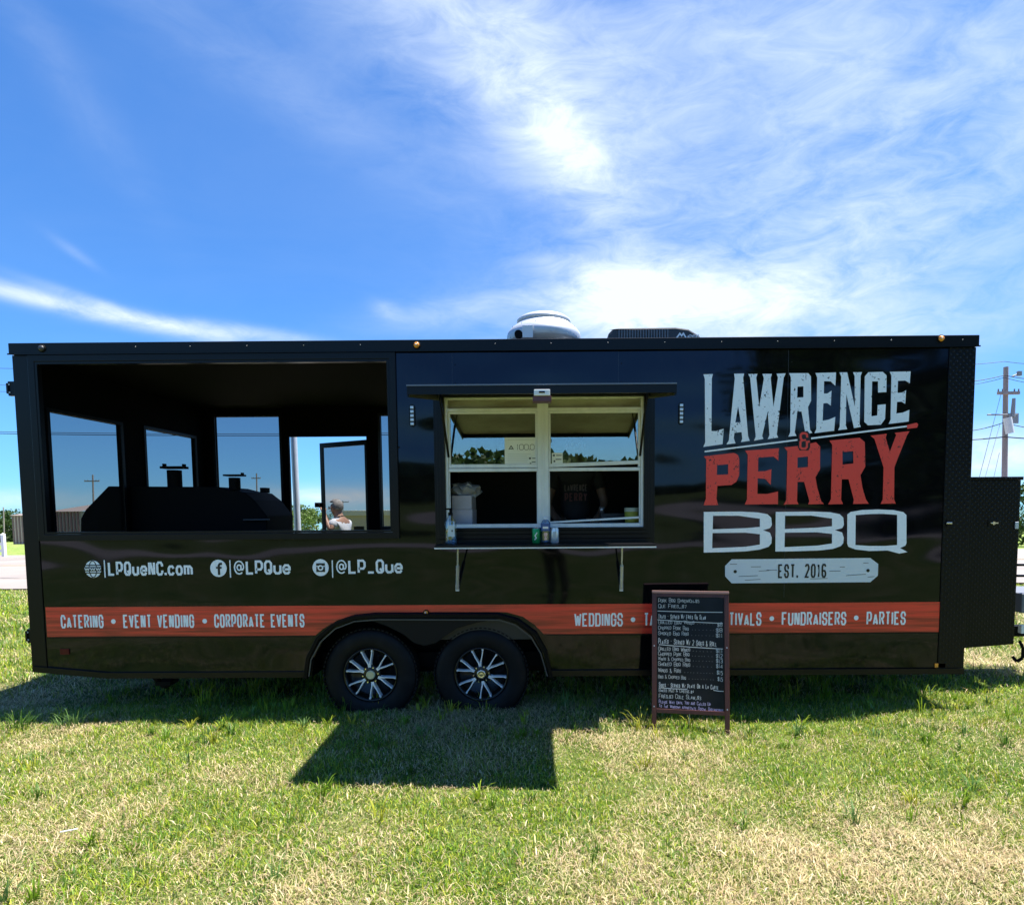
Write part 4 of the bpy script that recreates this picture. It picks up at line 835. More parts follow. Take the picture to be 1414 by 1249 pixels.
child(o, MB().box(c.x - .012, c.x + .036, c.y - .046, c.y - .0435, c.z + .06, c.z + .14), 'label_sticker', mat('pale_label', (.55, .62, .64), .5)); child(o, MB().box(c.x + .014, c.x + .024, c.y - .0475, c.y - .0465, c.z + .095, c.z + .108), 'label_print', mat('ink', (.08, .09, .1)))
o, c = stand(740.5, mat('green_can', (.01, .30, .09), .3, .3), 'drink_can', 'green soda can beside the water bottle on the serving shelf', 'can', [(0, 0), (.001, .024), (.008, .031), (.104, .031), (.116, .026), (.119, .027), (.118, .024), (.116, 0)])
q = MB(); text(q, 'MIST', c.x - .055, c.z + .038, c.x + .008, c.z + .038, .0, .0, 0) if False else None
child(o, MB().ribbon([(c.x - .012, c.z + .03), (c.x + .002, c.z + .045), (c.x - .008, c.z + .06), (c.x + .008, c.z + .085)], .008, c.y - .0335, c.y - .0325), 'can_print', whitep)
child(o, MB().lathe(c, (0, 0, 1), [(.112, .029), (.119, .027), (.1195, .024), (.117, .02), (.117, 0)]), 'can_top', chrome)
o, c = stand(753.5, blueg, 'water_bottle', 'clear water bottle with blue label in the middle of the serving shelf', 'bottle', [(0, 0), (.001, .028), (.01, .035), (.03, .033), (.05, .035), (.075, .033), (.10, .035), (.145, .035), (.165, .028), (.18, .014), (.195, .013), (.196, 0)])
child(o, MB().lathe(c, (0, 0, 1), [(.095, .036), (.15, .036)]), 'label_band', mat('blue_label', (.04, .09, .28), .35)); child(o, MB().lathe(c, (0, 0, 1), [(.182, .0155), (.198, .0155), (.198, 0)]), 'cap', whitep)
child(o, MB().box(c.x - .02, c.x + .02, c.y - .0375, c.y - .0365, c.z + .112, c.z + .128), 'label_print', whitep)
o, c = stand(766, mat('silver_can', (.70, .72, .74), .3, .5), 'drink_can', 'silver white soda can right of the water bottle on the serving shelf', 'can', [(0, 0), (.001, .024), (.008, .031), (.104, .031), (.116, .026), (.119, .027), (.118, .024), (.116, 0)])
child(o, MB().box(c.x - .012, c.x + .012, c.y - .033, c.y - .031, c.z + .03, c.z + .09), 'can_print', mat('faint_ink', (.45, .48, .5)))
zc0 = 1.456
cartm = mat('pinkish_carton', (.50, .44, .46), .7, noise=(8, 4, (.42, .37, .38), .4, .7, U))
a, b = P(624, 700, .12), P(652, 700, .12); zt1, zt2 = P(640, 703, .12).z, P(640, 684, .12).z
o = thing(MB().box(a.x, b.x, .12, .40, zc0, zt1 - .001), 'carton', cartm, 'lower pinkish white carton inside the left of the serving window', 'carton', 'cartons stacked inside the window', .004)
o = thing(MB().box(a.x, b.x - .004, .12, .40, zt1, zt2), 'carton', cartm, 'upper pinkish white carton under the crumpled grey bag', 'carton', 'cartons stacked inside the window', .004)
bm = bmesh.new(); bmesh.ops.create_icosphere(bm, subdivisions=3, radius=1); rr = random.Random(3)
for v in bm.verts:
    n_ = 1 + .22 * math.sin(v.co.x * 7 + v.co.z * 4) * math.cos(v.co.y * 6 + v.co.x * 3) + rr.uniform(-.05, .05); v.co = Vector((v.co.x * .125 * n_, v.co.y * .11 * n_, max(v.co.z, -.7) * .062 * n_ + .012 * math.sin(v.co.x * 9)))
me = bpy.data.meshes.new('crumpled_bag'); bm.to_mesh(me); bm.free(); me.materials.append(mat('grey_bag', (.30, .29, .29), .7)); o = link(bpy.data.objects.new('crumpled_bag', me)); c = P(643, 676, .25); o.location = (c.x, .25, zt2 + .043); tag(o, 'crumpled grey bag lying on top of the cartons inside the window', 'bag')
o, c = stand(873, mat('yellow_tub', (.42, .40, .06), .5), 'mustard_tub', 'yellow food tub with pale lid at the right end of the counter', 'tub', [(0, 0), (0, .055), (.14, .062), (.141, 0)], y=.16, z=zc0)
child(o, MB().lathe(c, (0, 0, 1), [(.136, .064), (.165, .064), (.168, .058), (.168, 0)]), 'lid', mat('cream_lid', (.5, .5, .36), .5))
o, c = stand(831, mat('steel_knob', (.5, .5, .5), .3, .8), 'steel_cup', 'small steel cup standing on the dark counter beside the person', 'cup', [(0, 0), (0, .018), (.05, .024), (.05, 0)], y=.42, z=1.58)
thing(MB().box(P(828, 700, .5).x, P(865, 700, .5).x, .40, .52, 1.4565, 1.579), 'steam_table', mat('dark_steel', (.03, .03, .032), .4, .5), 'low dark steel food warmer on the counter under the steel cup', 'food warmer', bevel=.004)

# ------------------------------------------------------------------ people
def skinmesh(name, nodes, edges, rootn, m, parent=None, loc=None, sub=2, flat=None):
    """nodes: {key: (x,y,z,rx,ry)}"""
    keys = list(nodes); idx = {k: i for i, k in enumerate(keys)}
    me = bpy.data.meshes.new(name); me.from_pydata([nodes[k][:3] for k in keys], [(idx[a], idx[b]) for a, b in edges], [])
    o = bpy.data.objects.new(name, me); link(o); md = o.modifiers.new('skin', 'SKIN'); md.use_smooth_shade = True; md.branch_smoothing = .3
    sv = me.skin_vertices[0].data
    for k in keys: sv[idx[k]].radius = nodes[k][3:5]; sv[idx[k]].use_root = (k == rootn)
    s_ = o.modifiers.new('sub', 'SUBSURF'); s_.levels = sub; s_.render_levels = sub
    dg = bpy.context.evaluated_depsgraph_get(); ev = o.evaluated_get(dg); nm = bpy.data.meshes.new_from_object(ev)
    bpy.data.objects.remove(o); o = link(bpy.data.objects.new(name, nm)); nm.materials.clear(); nm.materials.append(m)
    nm.polygons.foreach_set('use_smooth', [True] * len(nm.polygons))
    if parent: o.parent = parent
    return o
skinm = mat('skin', (.42, .24, .16), .5); hairg = mat('grey_hair', (.36, .34, .32), .8, noise=(60, 3, (.16, .15, .14), .4, .65, U)); hairb = mat('dark_hair', (.02, .015, .012), .6)
def person(loc, face, hgt, label, shirtm, pantm, hairm, LA, RA, bend=0.0, head_tilt=0.0, print_=None, skm=skinm):
    """local frame: +y is forward, x to the person's right; LA/RA = (elbow, wrist) points as fractions of height"""
    H = hgt; r = root('person', loc, label, 'person'); r.rotation_euler[2] = face
    def b_(y, z): # bend forward about the hip
        z0 = .52; dy, dz = y, z - z0; c_, s_ = math.cos(bend), math.sin(bend); return (dy * c_ + dz * s_, z0 + dz * c_ - dy * s_)
    def nd(x, y, z, rx, ry=None, up=True):
        if up: y, z = b_(y, z)
        return (x * H, y * H, z * H, rx * H, (ry or rx) * H)
    no = dict(pel=nd(0, 0, .53, .075, .062), sp=nd(0, 0, .62, .072, .056), chest=nd(0, .0, .73, .088, .062), ub=nd(0, -.005, .80, .07, .052), neck=nd(0, 0, .845, .034, .034), hd0=nd(0, .012, .885, .042, .046), hd1=nd(0, .008 + head_tilt, .93, .049, .056), hd2=nd(0, .0 + head_tilt * 1.2, .972, .036, .042),
        ls=nd(-.105, 0, .80, .036), rs=nd(.105, 0, .80, .036))
    ed = [('pel', 'sp'), ('sp', 'chest'), ('chest', 'ub'), ('ub', 'neck'), ('neck', 'hd0'), ('hd0', 'hd1'), ('hd1', 'hd2'), ('ub', 'ls'), ('ub', 'rs')]
    for s, k, A_ in ((-1, 'l', LA), (1, 'r', RA)):
        el, wr = A_; no[k + 'e'] = nd(*el, .024); no[k + 'w'] = nd(*wr, .016)
        d = (Vector(no[k + 'w'][:3]) - Vector(no[k + 'e'][:3])).normalized(); w0 = Vector(no[k + 'w'][:3]); side = d.cross(Vector((0, 0, 1))); side = side.normalized() if side.length > .1 else Vector((1, 0, 0)); nrm = side.cross(d).normalized()
        pm = w0 + d * .045 * H; no[k + 'p'] = (*pm, .024 * H, .012 * H); ed += [(k + 's', k + 'e'), (k + 'e', k + 'w'), (k + 'w', k + 'p')]
        for j in range(4):
            a = pm + d * .02 * H + side * (j - 1.5) * .013 * H; ln_ = (.024, .029, .027, .021)[j] * H; b = a + d * ln_ * .8 - nrm * .004 * H; c2 = b + d * ln_ * .6 - nrm * .012 * H
            no[f'{k}f{j}a'] = (*a, .0060 * H, .0060 * H); no[f'{k}f{j}b'] = (*b, .0054 * H, .0054 * H); no[f'{k}f{j}c'] = (*c2, .0045 * H, .0045 * H); ed += [(k + 'p', f'{k}f{j}a'), (f'{k}f{j}a', f'{k}f{j}b'), (f'{k}f{j}b', f'{k}f{j}c')]
        a = w0 + d * .022 * H - side * s * .024 * H; b = a + d * .025 * H - side * s * .008 * H; no[k + 'ta'] = (*a, .008 * H, .008 * H); no[k + 'tb'] = (*b, .006 * H, .006 * H); ed += [(k + 'w', k + 'ta'), (k + 'ta', k + 'tb')]
        no[k + 'h'] = nd(s * .055, 0, .49, .055, up=False); no[k + 'k'] = nd(s * .06, .012, .275, .036, up=False); no[k + 'a'] = nd(s * .062, -.008, .045, .024, up=False); no[k + 't'] = nd(s * .068, .075, .018, .022, .016, up=False)
        ed += [('pel', k + 'h'), (k + 'h', k + 'k'), (k + 'k', k + 'a'), (k + 'a', k + 't')]
    skinmesh('body', no, ed, 'pel', skm, r, sub=1)
    # shirt
    g = 1.13; sn = {k: (*no[k][:3], no[k][3] * g, no[k][4] * g) for k in ('pel', 'sp', 'chest', 'ub', 'ls', 'rs')}
    sn['pel'] = (no['pel'][0], no['pel'][1], no['pel'][2] - .02 * H, .085 * H, .073 * H)
    for k in 'lr':
        a, b = Vector(no[k + 's'][:3]), Vector(no[k + 'e'][:3]); mm = a.lerp(b, .62); sn[k + 's'] = (*no[k + 's'][:3], .043 * H, .043 * H); sn[k + 'm'] = (*mm, .040 * H, .040 * H)
    sn['nb'] = (no['neck'][0], no['neck'][1], no['neck'][2] - .018 * H, .062 * H, .060 * H); sn['ub'] = (no['ub'][0], no['ub'][1], no['ub'][2] + .012 * H, .092 * H, .074 * H)
    skinmesh('shirt', sn, [('ub', 'nb'), ('pel', 'sp'), ('sp', 'chest'), ('chest', 'ub'), ('ub', 'ls'), ('ub', 'rs'), ('ls', 'lm'), ('rs', 'rm')], 'pel', shirtm, r)
    pn = {'pel': (no['pel'][0], no['pel'][1], no['pel'][2] - .01 * H, .082 * H, .070 * H)}
    for k in 'lr': pn[k + 'h'] = (*no[k + 'h'][:3], .064 * H, .064 * H); pn[k + 'k'] = (*no[k + 'k'][:3], .047 * H, .047 * H); pn[k + 'a'] = (*no[k + 'a'][:3], .038 * H, .038 * H)
    skinmesh('trousers', pn, [('pel', 'lh'), ('pel', 'rh'), ('lh', 'lk'), ('rh', 'rk'), ('lk', 'la'), ('rk', 'ra')], 'pel', pantm, r)
    for k in 'lr':
        t = Vector(no[k + 't'][:3]); mb = MB(); mb.box(t.x - .03 * H, t.x + .03 * H, t.y - .11 * H, t.y + .03 * H, -.002, .045 * H); mb.build('shoe', blackm, None, bevel=.02).parent = r
    # head details
    hc = Vector(no['hd1'][:3]); rx, ry = .047 * H, .058 * H
    bm = bmesh.new(); bmesh.ops.create_uvsphere(bm, u_segments=20, v_segments=14, radius=1)
    bmesh.ops.delete(bm, geom=[v for v in bm.verts if (v.co.y > .25 and v.co.z < .45) or v.co.z < -.55], context='VERTS')
    for v in bm.verts: v.co = hc + Vector((v.co.x * rx * 1.12, v.co.y * ry * 1.10 - .004 * H, v.co.z * .064 * H + .008 * H)) * 1.0 + Vector((random.uniform(-1, 1), random.uniform(-1, 1), random.uniform(-1, 1))) * .0022 * H
    me = bpy.data.meshes.new('hair'); bm.to_mesh(me); bm.free(); me.materials.append(hairm); me.polygons.foreach_set('use_smooth', [True] * len(me.polygons)); o = link(bpy.data.objects.new('hair', me)); o.parent = r
    so2 = o.modifiers.new('s', 'SOLIDIFY'); so2.thickness = .012 * H
    f = hc + Vector((0, ry, 0))
    nm = MB().add([f + Vector((-.008 * H, -.004, -.014 * H)), f + Vector((.008 * H, -.004, -.014 * H)), f + Vector((0, .016 * H, -.012 * H)), f + Vector((0, -.002, .010 * H))], [(0, 1, 2), (0, 2, 3), (2, 1, 3), (0, 3, 1)]).build('nose', skm, None); nm.parent = r
    for s in (-1, 1):
        e = hc + Vector((s * .019 * H, ry * .88, .004 * H)); MB().lathe(e, (0, 1, 0), [(-.004 * H, .006 * H), (.001 * H, .006 * H), (.004 * H, .003 * H), (.0045 * H, 0)], 12).build('eye', mat('eye_white', (.6, .6, .58), .3), None).parent = r
        MB().lathe(e, (0, 1, 0), [(.004 * H, .0028 * H), (.0056 * H, .002 * H), (.0058 * H, 0)], 10).build('pupil', blackm, None).parent = r
        ee = hc + Vector((s * rx * .98, 0, -.004 * H)); MB().lathe(ee, (s, 0, 0), [(-.004 * H, .014 * H), (.004 * H, .016 * H), (.007 * H, .010 * H), (.005 * H, 0)], 12).build('ear', skm, None).parent = r
    MB().lathe(hc + Vector((0, ry * .90, -.030 * H)), (1, 0, 0), [(-.014 * H, 0), (-.006 * H, .003 * H), (.006 * H, .003 * H), (.014 * H, 0)], 8).build('mouth', mat('lips', (.30, .10, .09), .5), None).parent = r
    return r, no
pp = P(463, 700, 4.35)
shw = mat('white_shirt', (.72, .74, .78), .8, noise=(7, 3, (.50, .56, .68), .5, .75, U)); jeans = mat('blue_trousers', (.05, .08, .16), .8)
person((pp.x + .13, 4.35, gz(pp.x, 4.35)), R(78), 1.80, 'grey haired person in a white shirt with one arm raised, standing behind the screen door', shw, jeans, hairg,
       ((-.165, .0, .735), (-.085, .085, .90)), ((.15, .06, .66), (.10, .16, .62)), bend=.14, head_tilt=.012)
pi_ = P(795, 690, .80); ps = mat('black_tshirt', (.010, .010, .011), .8)
pr_, no = person((pi_.x, .80, .58), R(180), 1.72, 'person in a dark shirt with a faint printed logo standing inside the serving window', ps, blackm, hairb,
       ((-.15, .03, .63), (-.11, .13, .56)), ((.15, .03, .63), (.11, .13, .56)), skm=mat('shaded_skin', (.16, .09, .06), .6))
q = MB(); fade = mat('faded_print', (.10, .075, .07), .7); fr = mat('faded_red_print', (.10, .03, .025), .7)
c0 = P(795, 678, .68); yq = .655
q = text(MB(), 'LAWRENCE', c0.x - .10, c0.z - .0, c0.x + .10, c0.z, .06, .009, yq, .5); q.build('lettering', fade, pr_, fix=False).matrix_parent_inverse = Matrix.Rotation(R(-180), 4, 'Z')
q = text(MB(), 'PERRY', c0.x - .10, c0.z - .09, c0.x + .10, c0.z - .09, .075, .013, yq, .6); q.build('lettering', fr, pr_, fix=False).matrix_parent_inverse = Matrix.Rotation(R(-180), 4, 'Z')

# ------------------------------------------------------------------ menu board
fl_, fr_ = Vector((4.845, -.35, 0)), Vector((5.358, -.43, 0)); wB = (fr_ - fl_).length; yaw = math.atan2(fr_.y - fl_.y, fr_.x - fl_.x)
B = root('menu_board', ((fl_ + fr_) / 2)[:], 'brown framed A-frame chalkboard with a handwritten barbecue menu on the grass', 'menu board'); B.rotation_euler[2] = yaw; B.location.z = -.01
lean = R(9); ux = Vector((1, 0, 0)); uz = Vector((0, math.sin(lean), math.cos(lean))); un = Vector((0, -math.cos(lean), math.sin(lean)))
def bp(x, z, n=0): return ux * x + uz * z + un * n
def bbox(mb, x0, x1, z0, z1, n0, n1): return mb.add([bp(x, z, n) for z in (z0, z1) for x, n in ((x0, n1), (x1, n1), (x1, n0), (x0, n0))], BF)
HB = P(950, 817, -.22).z / math.cos(lean) + .02; brown = mat('brown_frame', (.075, .018, .014), .45, noise=(12, 4, (.045, .012, .010), .4, .7, (1, 1, .2)))
hw = wB / 2
for s in (-1, 1): bbox(MB(), s * hw - .017 * (1 if s > 0 else 1), s * hw + .017, 0, HB - .021, 0, .022).build('frame_leg', brown, None, bevel=.003).parent = B
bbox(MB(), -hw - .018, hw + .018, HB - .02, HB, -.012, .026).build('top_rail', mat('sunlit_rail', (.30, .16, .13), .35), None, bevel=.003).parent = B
bbox(MB(), -hw + .0175, hw - .0175, HB - .045, HB - .0205, 0, .022).build('upper_rail', brown, None).parent = B
bbox(MB(), -hw + .0175, hw - .0175, .135, .165, 0, .022).build('lower_rail', brown, None, bevel=.002).parent = B
slate = mat('chalkboard_slate', (.007, .008, .009), .4, spec=.2, noise=(3, 5, (.016, .018, .022), .45, .75, U))
bbox(MB(), -hw + .0175, hw - .0175, .1655, HB - .0455, .004, .012).build('slate', slate, None).parent = B
bk = MB()
for s in (-1, 1):
    a, b = Vector((s * hw * .92, math.sin(lean) * HB + .03, math.cos(lean) * (HB - .05))), Vector((s * hw * .92, .40, 0)); bk.cyl(a, b, .013, n=8)
bk.box(-hw * .92, hw * .92, .33, .35, .2, .23).build('rear_leg_frame', brown, None).parent = B
bbox(MB(), -hw + .02, hw - .02, .20, HB - .06, -.008, -.004).build('back_board', blackm, None).parent = B
# thin wire stake below the board
chalk = mat('chalk', (.58, .59, .57), .9); chp = mat('violet_chalk', (.52, .44, .66), .9)
z_top = HB - .0455; z_bot = .1655; zr = z_top - z_bot; x_l = -hw + .024; x_r = hw - .024; XW = x_r - x_l
def ty(py): return z_top - (py - 823.5) / (976 - 823.5) * zr
def tx(px): return x_l + (px - 906) / 92 * XW
xfb = lambda x, z, e: bp(x, z, .0125 + e)
menu = [('PORK BBQ SANDWICH...$5', 907, 831.5, 965, 831, .034, 1), ('QUE FRIES.....$7', 907, 839, 947, 839, .034, 1), ('TRAYS - SERVED W/ FRIES OR SLAW', 907, 854, 974, 854, .038, 2),
 ('GRILLED BBQ WINGS', 907, 861.5, 958, 861, .033, 1), ('CHOPPED PORK BBQ', 907, 869, 950, 869, .033, 1), ('SMOKED BBQ RIBS', 907, 876.5, 950, 876.5, .033, 1), ('PLATES - SERVED W/ 2 SIDES & ROLL', 907, 888, 989, 890, .044, 2),
 ('GRILLED BBQ WINGS', 907, 897.5, 952, 898, .033, 1), ('CHOPPED PORK BBQ', 907, 904.5, 951, 904.5, .033, 1), ('WINGS & CHOPPED BBQ', 907, 911, 952, 911, .028, 0), ('SMOKED BBQ RIBS', 907, 918.5, 952, 918.5, .036, 1), ('WINGS & RIBS', 907, 927, 939, 927, .034, 1), ('RIBS & CHOPPED BBQ', 907, 935.5, 946, 935.5, .030, 0),
 ('SIDES - SERVED W/ PLATE OR A LA CARTE', 908, 947, 991, 947.5, .036, 2), ('BAKED MAC & CHEESE..$4', 908, 953.5, 957, 953.5, .029, 1), ('FRIES..$3 COLE SLAW...$3', 908, 962, 967, 962, .036, 1), ('PLEASE WAIT UNTIL YOU ARE CALLED UP', 908, 969, 980, 969.5, .028, 3), ('TO THE WINDOW!! APPRECIATE SOCIAL DISTANCING!!', 908, 974.5, 997, 976.5, .026, 3)]
for s, x0, y0, x1, y1, h, bold in menu:
    t_ = text(MB(), s, tx(x0), ty(y0), tx(x1), ty(y1), h * .92, .0030 if bold == 2 else (.0023 if bold else .0019), 0, .8, jit=.10, small=.74, xf=xfb); o = t_.build('chalk_line', chp if bold == 3 else chalk, None, fix=False); o.parent = B; o['label'] = 'handwritten line ' + s.split('...')[0].lower()
for s, x0, y in (('$8', 990, 863), ('$8', 988, 870.5), ('$11', 988, 878), ('$11', 988, 898.5), ('$12', 988, 905.5), ('$13', 988, 912), ('$14', 988, 919), ('$15', 989, 928), ('$15', 990, 936.5)):
    o = text(MB(), s, tx(x0), ty(y), tx(997), ty(y), .030, .003, 0, .9, jit=.08, xf=xfb).build('chalk_price', chalk, None, fix=False); o.parent = B
for y0, y1, x0, x1 in ((843.5, 843.5, 906, 997.5), (855.5, 858.5, 906, 997.5), (889.5, 893, 908, 997.5), (948, 948.5, 908, 948), (948.5, 949.5, 984, 998)):
    t2 = MB().ribbon([(tx(x0), ty(y0)), (tx((x0 + x1) / 2), ty((y0 + y1) / 2 + .5)), (tx(x1), ty(y1))], .005, 0); o = MB().add([bp(v[0], v[2], .0128) for v in t2.v], t2.f).build('chalk_rule', chalk, None, fix=False); o.parent = B
dt_ = MB()
for y, x0 in ((860.5, 962), (868.5, 955), (876, 954), (897.5, 956), (904, 955), (910.5, 956), (918, 956), (926.5, 944), (935, 950)):
    x = x0
    while x < 985: bbox(dt_, tx(x), tx(x) + .004, ty(y), ty(y) + .003, .0122, .0128); x += random.uniform(3.5, 5.5)
o = dt_.build('chalk_dots', mat('faint_chalk', (.22, .23, .23), .9), None, fix=False); o.parent = B; o['kind'] = 'stuff'
for s in (-1, 1):
    for z in (.18, .62, 1.05):
        if z < HB: MB().add([bp(s * hw + a * .004, z + b * .004, .0235) for a, b in ((-1, -1), (1, -1), (1, 1), (-1, 1))], [(0, 1, 2, 3)]).build('frame_screw', galv, None, fix=False).parent = B
c = P(952, 985, -.35); thing(MB().tube([(c.x, -.33, gz(c.x, -.33)), (c.x + .003, -.335, .1), (c.x - .002, -.33, .21)], .003), 'wire_stake', mat('pale_wire', (.5, .52, .45), .6), 'thin pale wire stake in the grass under the menu board', 'stake')

# ------------------------------------------------------------------ trees, buildings, poles
def tree(x, y, h, cr, nleaf, ls, label, group, seed, z=None, cols=((.045, .085, .018), (.07, .12, .025), (.03, .06, .015)), low=.12, name='tree', cat='tree', wide=1.0):
    rs = np.random.RandomState(seed); z0 = gz(x, y) if z is None else z; r = root(name, (x, y, z0), label, cat, group)
    tk = MB(); tk.cyl((x, y, z0 - .2), (x, y, z0 + h * .5), h * .028, h * .016, 10)
    for k in range(6):
        a = rs.rand() * 6.28; b = z0 + h * (.22 + .05 * k); tk.cyl((x, y, b), (x + math.cos(a) * cr * .6, y + math.sin(a) * cr * .6, b + h * .2), h * .011, h * .004, 6)
    tk.build('trunk', mat('bark', (.10, .075, .055), .9), r)
    nc = 26; cc = []
    for i in range(nc):
        t = rs.rand(); zz = low + (1 - low) * t; rad = cr * (math.sin(math.pi * min(1, .16 + .80 * t)) ** .7) * rs.uniform(.35, .95); a = rs.rand() * 6.28; cc.append((math.cos(a) * rad * wide, math.sin(a) * rad, zz * h * .93, cr * rs.uniform(.22, .42)))
    cc = np.array(cc); ci = rs.randint(0, nc, nleaf); d = rs.normal(size=(nleaf, 3)); d /= np.linalg.norm(d, axis=1)[:, None]; p = cc[ci, :3] + d * cc[ci, 3:4] * rs.uniform(.5, 1.05, nleaf)[:, None] * np.array([1, 1, .8])
    p[:, 2] = np.maximum(p[:, 2], .1)
    u = rs.normal(size=(nleaf, 3)); u /= np.linalg.norm(u, axis=1)[:, None]; w = np.cross(u, rs.normal(size=(nleaf, 3))); w /= np.linalg.norm(w, axis=1)[:, None]; s = ls * rs.uniform(.5, 1.2, nleaf)[:, None]
    V = np.stack([p - u * s, p + w * s * .55, p + u * s, p - w * s * .55], 1).reshape(-1, 3); F = (np.arange(nleaf)[:, None] * 4 + np.arange(4)).tolist()
    me = bpy.data.meshes.new('crown'); me.from_pydata(V.tolist(), [], F); ca = me.color_attributes.new('Col', 'FLOAT_COLOR', 'POINT')
    cl = np.array(cols)[ci % len(cols)] * rs.uniform(.7, 1.3, nleaf)[:, None]; c4 = np.ones((nleaf, 4, 4), np.float32); c4[:, :, :3] = cl[:, None, :]; ca.data.foreach_set('color', c4.ravel())
    me.materials.append(leafm); o = link(bpy.data.objects.new('crown', me)); o.parent = r; return r
def far(px, py, Y): return P(px, py, Y)
def fz_(y): return -SLOPE * (y - 4.4)
# trees beyond the road, left
lab = ['rounded tree at the far left edge of the photo beyond the shed', 'second tree from the left beyond the road, level with the shed', 'tree rising behind the corrugated shed', 'bushy tree behind the right end of the shed']
for i, px in enumerate((-30, 4, 26, 50)):
    Y = 118 + 6 * i; x = P(px, 720, Y).x; tree(x, Y, 6.6 + (i % 2) * .6, 4.4, 2600, .30, lab[i], 'trees beyond the road', 50 + i, z=fz_(Y), low=.02)
for i, (px, Y, h, l) in enumerate(((404, 70, 5.2, 'leafy tree seen through the porch door left of the grey post'), (421, 44, 3.6, 'pale leaved tree in the porch doorway between post and screen door'), (437, 62, 4.4, 'leafy tree seen beside the screen door handle'))):
    tree(P(px, 720, Y).x, Y, h, h * .55, 2600, .13, l, 'trees seen through the porch door', 70 + i, z=fz_(Y), low=.0, cols=((.09, .15, .03), (.14, .2, .05), (.05, .09, .03)))
for i, (px, Y, h, l) in enumerate(((1421, 40, 4.6, 'tree at the right edge of the photo behind the nose box'), (1436, 60, 6.5, 'taller tree just outside the right edge of the photo'))):
    tree(P(px, 720, Y).x, Y, h, h * .42, 2600, .16, l, 'trees at the right', 80 + i, z=fz_(Y), low=.02)
# corrugated shed
def rib_building(px0, px1, Y, ztop, label, m, dep=9, roof=None):
    x0, x1 = P(px0, 720, Y).x, P(px1, 720, Y).x; zb = fz_(Y); r = root('shed', ((x0 + x1) / 2, Y + dep / 2, zb), label, 'shed'); zt = P(px0, ztop, Y).z
    MB().box(x0, x1, Y, Y + dep, zb, zt).build('wall', m, r)
    MB().add([(x0 - .2, Y - .3, zt), (x1 + .2, Y - .3, zt), (x1 + .2, Y + dep / 2, zt + .6), (x0 - .2, Y + dep / 2, zt + .6), (x0 - .2, Y + dep + .3, zt), (x1 + .2, Y + dep + .3, zt)], [(0, 1, 2, 3), (3, 2, 5, 4)]).build('roof', roof or mat('shed_roof', (.22, .18, .16), .6), r)
    rb = None; n = 40 if x1 - x0 > 15 else max(8, int((x1 - x0) / .55)); st = (x1 - x0) / n; mm = mat('shed_rib', (.20, .115, .13), .7)
    for k in range(n):
        if rb is None: o = MB().box(0, st * .45, -.06, -.005, 0, (zt - zb) * .985).build('rib', mm, None); rb = o.data
        else: o = link(bpy.data.objects.new('rib', rb))
        o.parent = r; o.location = Vector((x0 + k * st, Y, zb)) - ORG[r]
    return r
rib_building(17, 52, 88, 711.5, 'brown corrugated metal shed at the left beyond the road', mat('shed_wall', (.46, .33, .34), .6))
rib_building(74, 112, 40, 706, 'low ribbed grey building seen through the rear porch opening', mat('grey_shed_wall', (.30, .28, .28), .6))
# low buildings seen through the door
def lowb(px0, px1, Y, pz, label, m, m2):
    x0, x1 = P(px0, 720, Y).x, P(px1, 720, Y).x; zb = fz_(Y); zt = P((px0 + px1) / 2, pz, Y).z; r = root('low_building', ((x0 + x1) / 2, Y + 5, zb), label, 'building')
    MB().box(x0, x1, Y, Y + 9, zb, zt - .5).build('wall', m, r); MB().box(x0 - .3, x1 + .3, Y - .3, Y + 9.3, zt - .499, zt).build('roof', m2, r)
    n = 5
    for k in range(n): xx = x0 + (x1 - x0) * (k + .5) / n; MB().box(xx - .5, xx + .5, Y - .03, Y - .002, zb + 1.0, zb + 2.0).build('window', blackt, r)
lowb(468, 560, 55, 704.5, 'long low tan building behind the screen door', mat('tan_wall', (.50, .42, .33), .8), mat('tan_roof', (.62, .56, .48), .8))
# white fence by the road
wf_ = mat('white_fence', (.78, .78, .76), .5)
Yf = 31; FR = root('rail_fence', (P(4.5, 760, Yf).x, Yf, fz_(Yf)), 'white post and rail fence beyond the road at the left edge', 'fence')
for k in range(4):
    x = P(4.5, 745, Yf).x - 2.4 * k; z = fz_(Yf) - .02; zt = P(4.5, 736.5, Yf).z
    MB().box(x - .085, x + .085, Yf - .085, Yf + .085, z, zt - .06).add([(x - .1, Yf - .1, zt - .06), (x + .1, Yf - .1, zt - .06), (x + .1, Yf + .1, zt - .06), (x - .1, Yf + .1, zt - .06), (x, Yf, zt + .04)], [(0, 1, 4), (1, 2, 4), (2, 3, 4), (3, 0, 4)]).build('post', wf_, FR)
    for zz in (.35, .75): MB().box(x - 2.31, x - .09, Yf - .03, Yf + .03, z + zz, z + zz + .13).build('rail', wf_, FR)
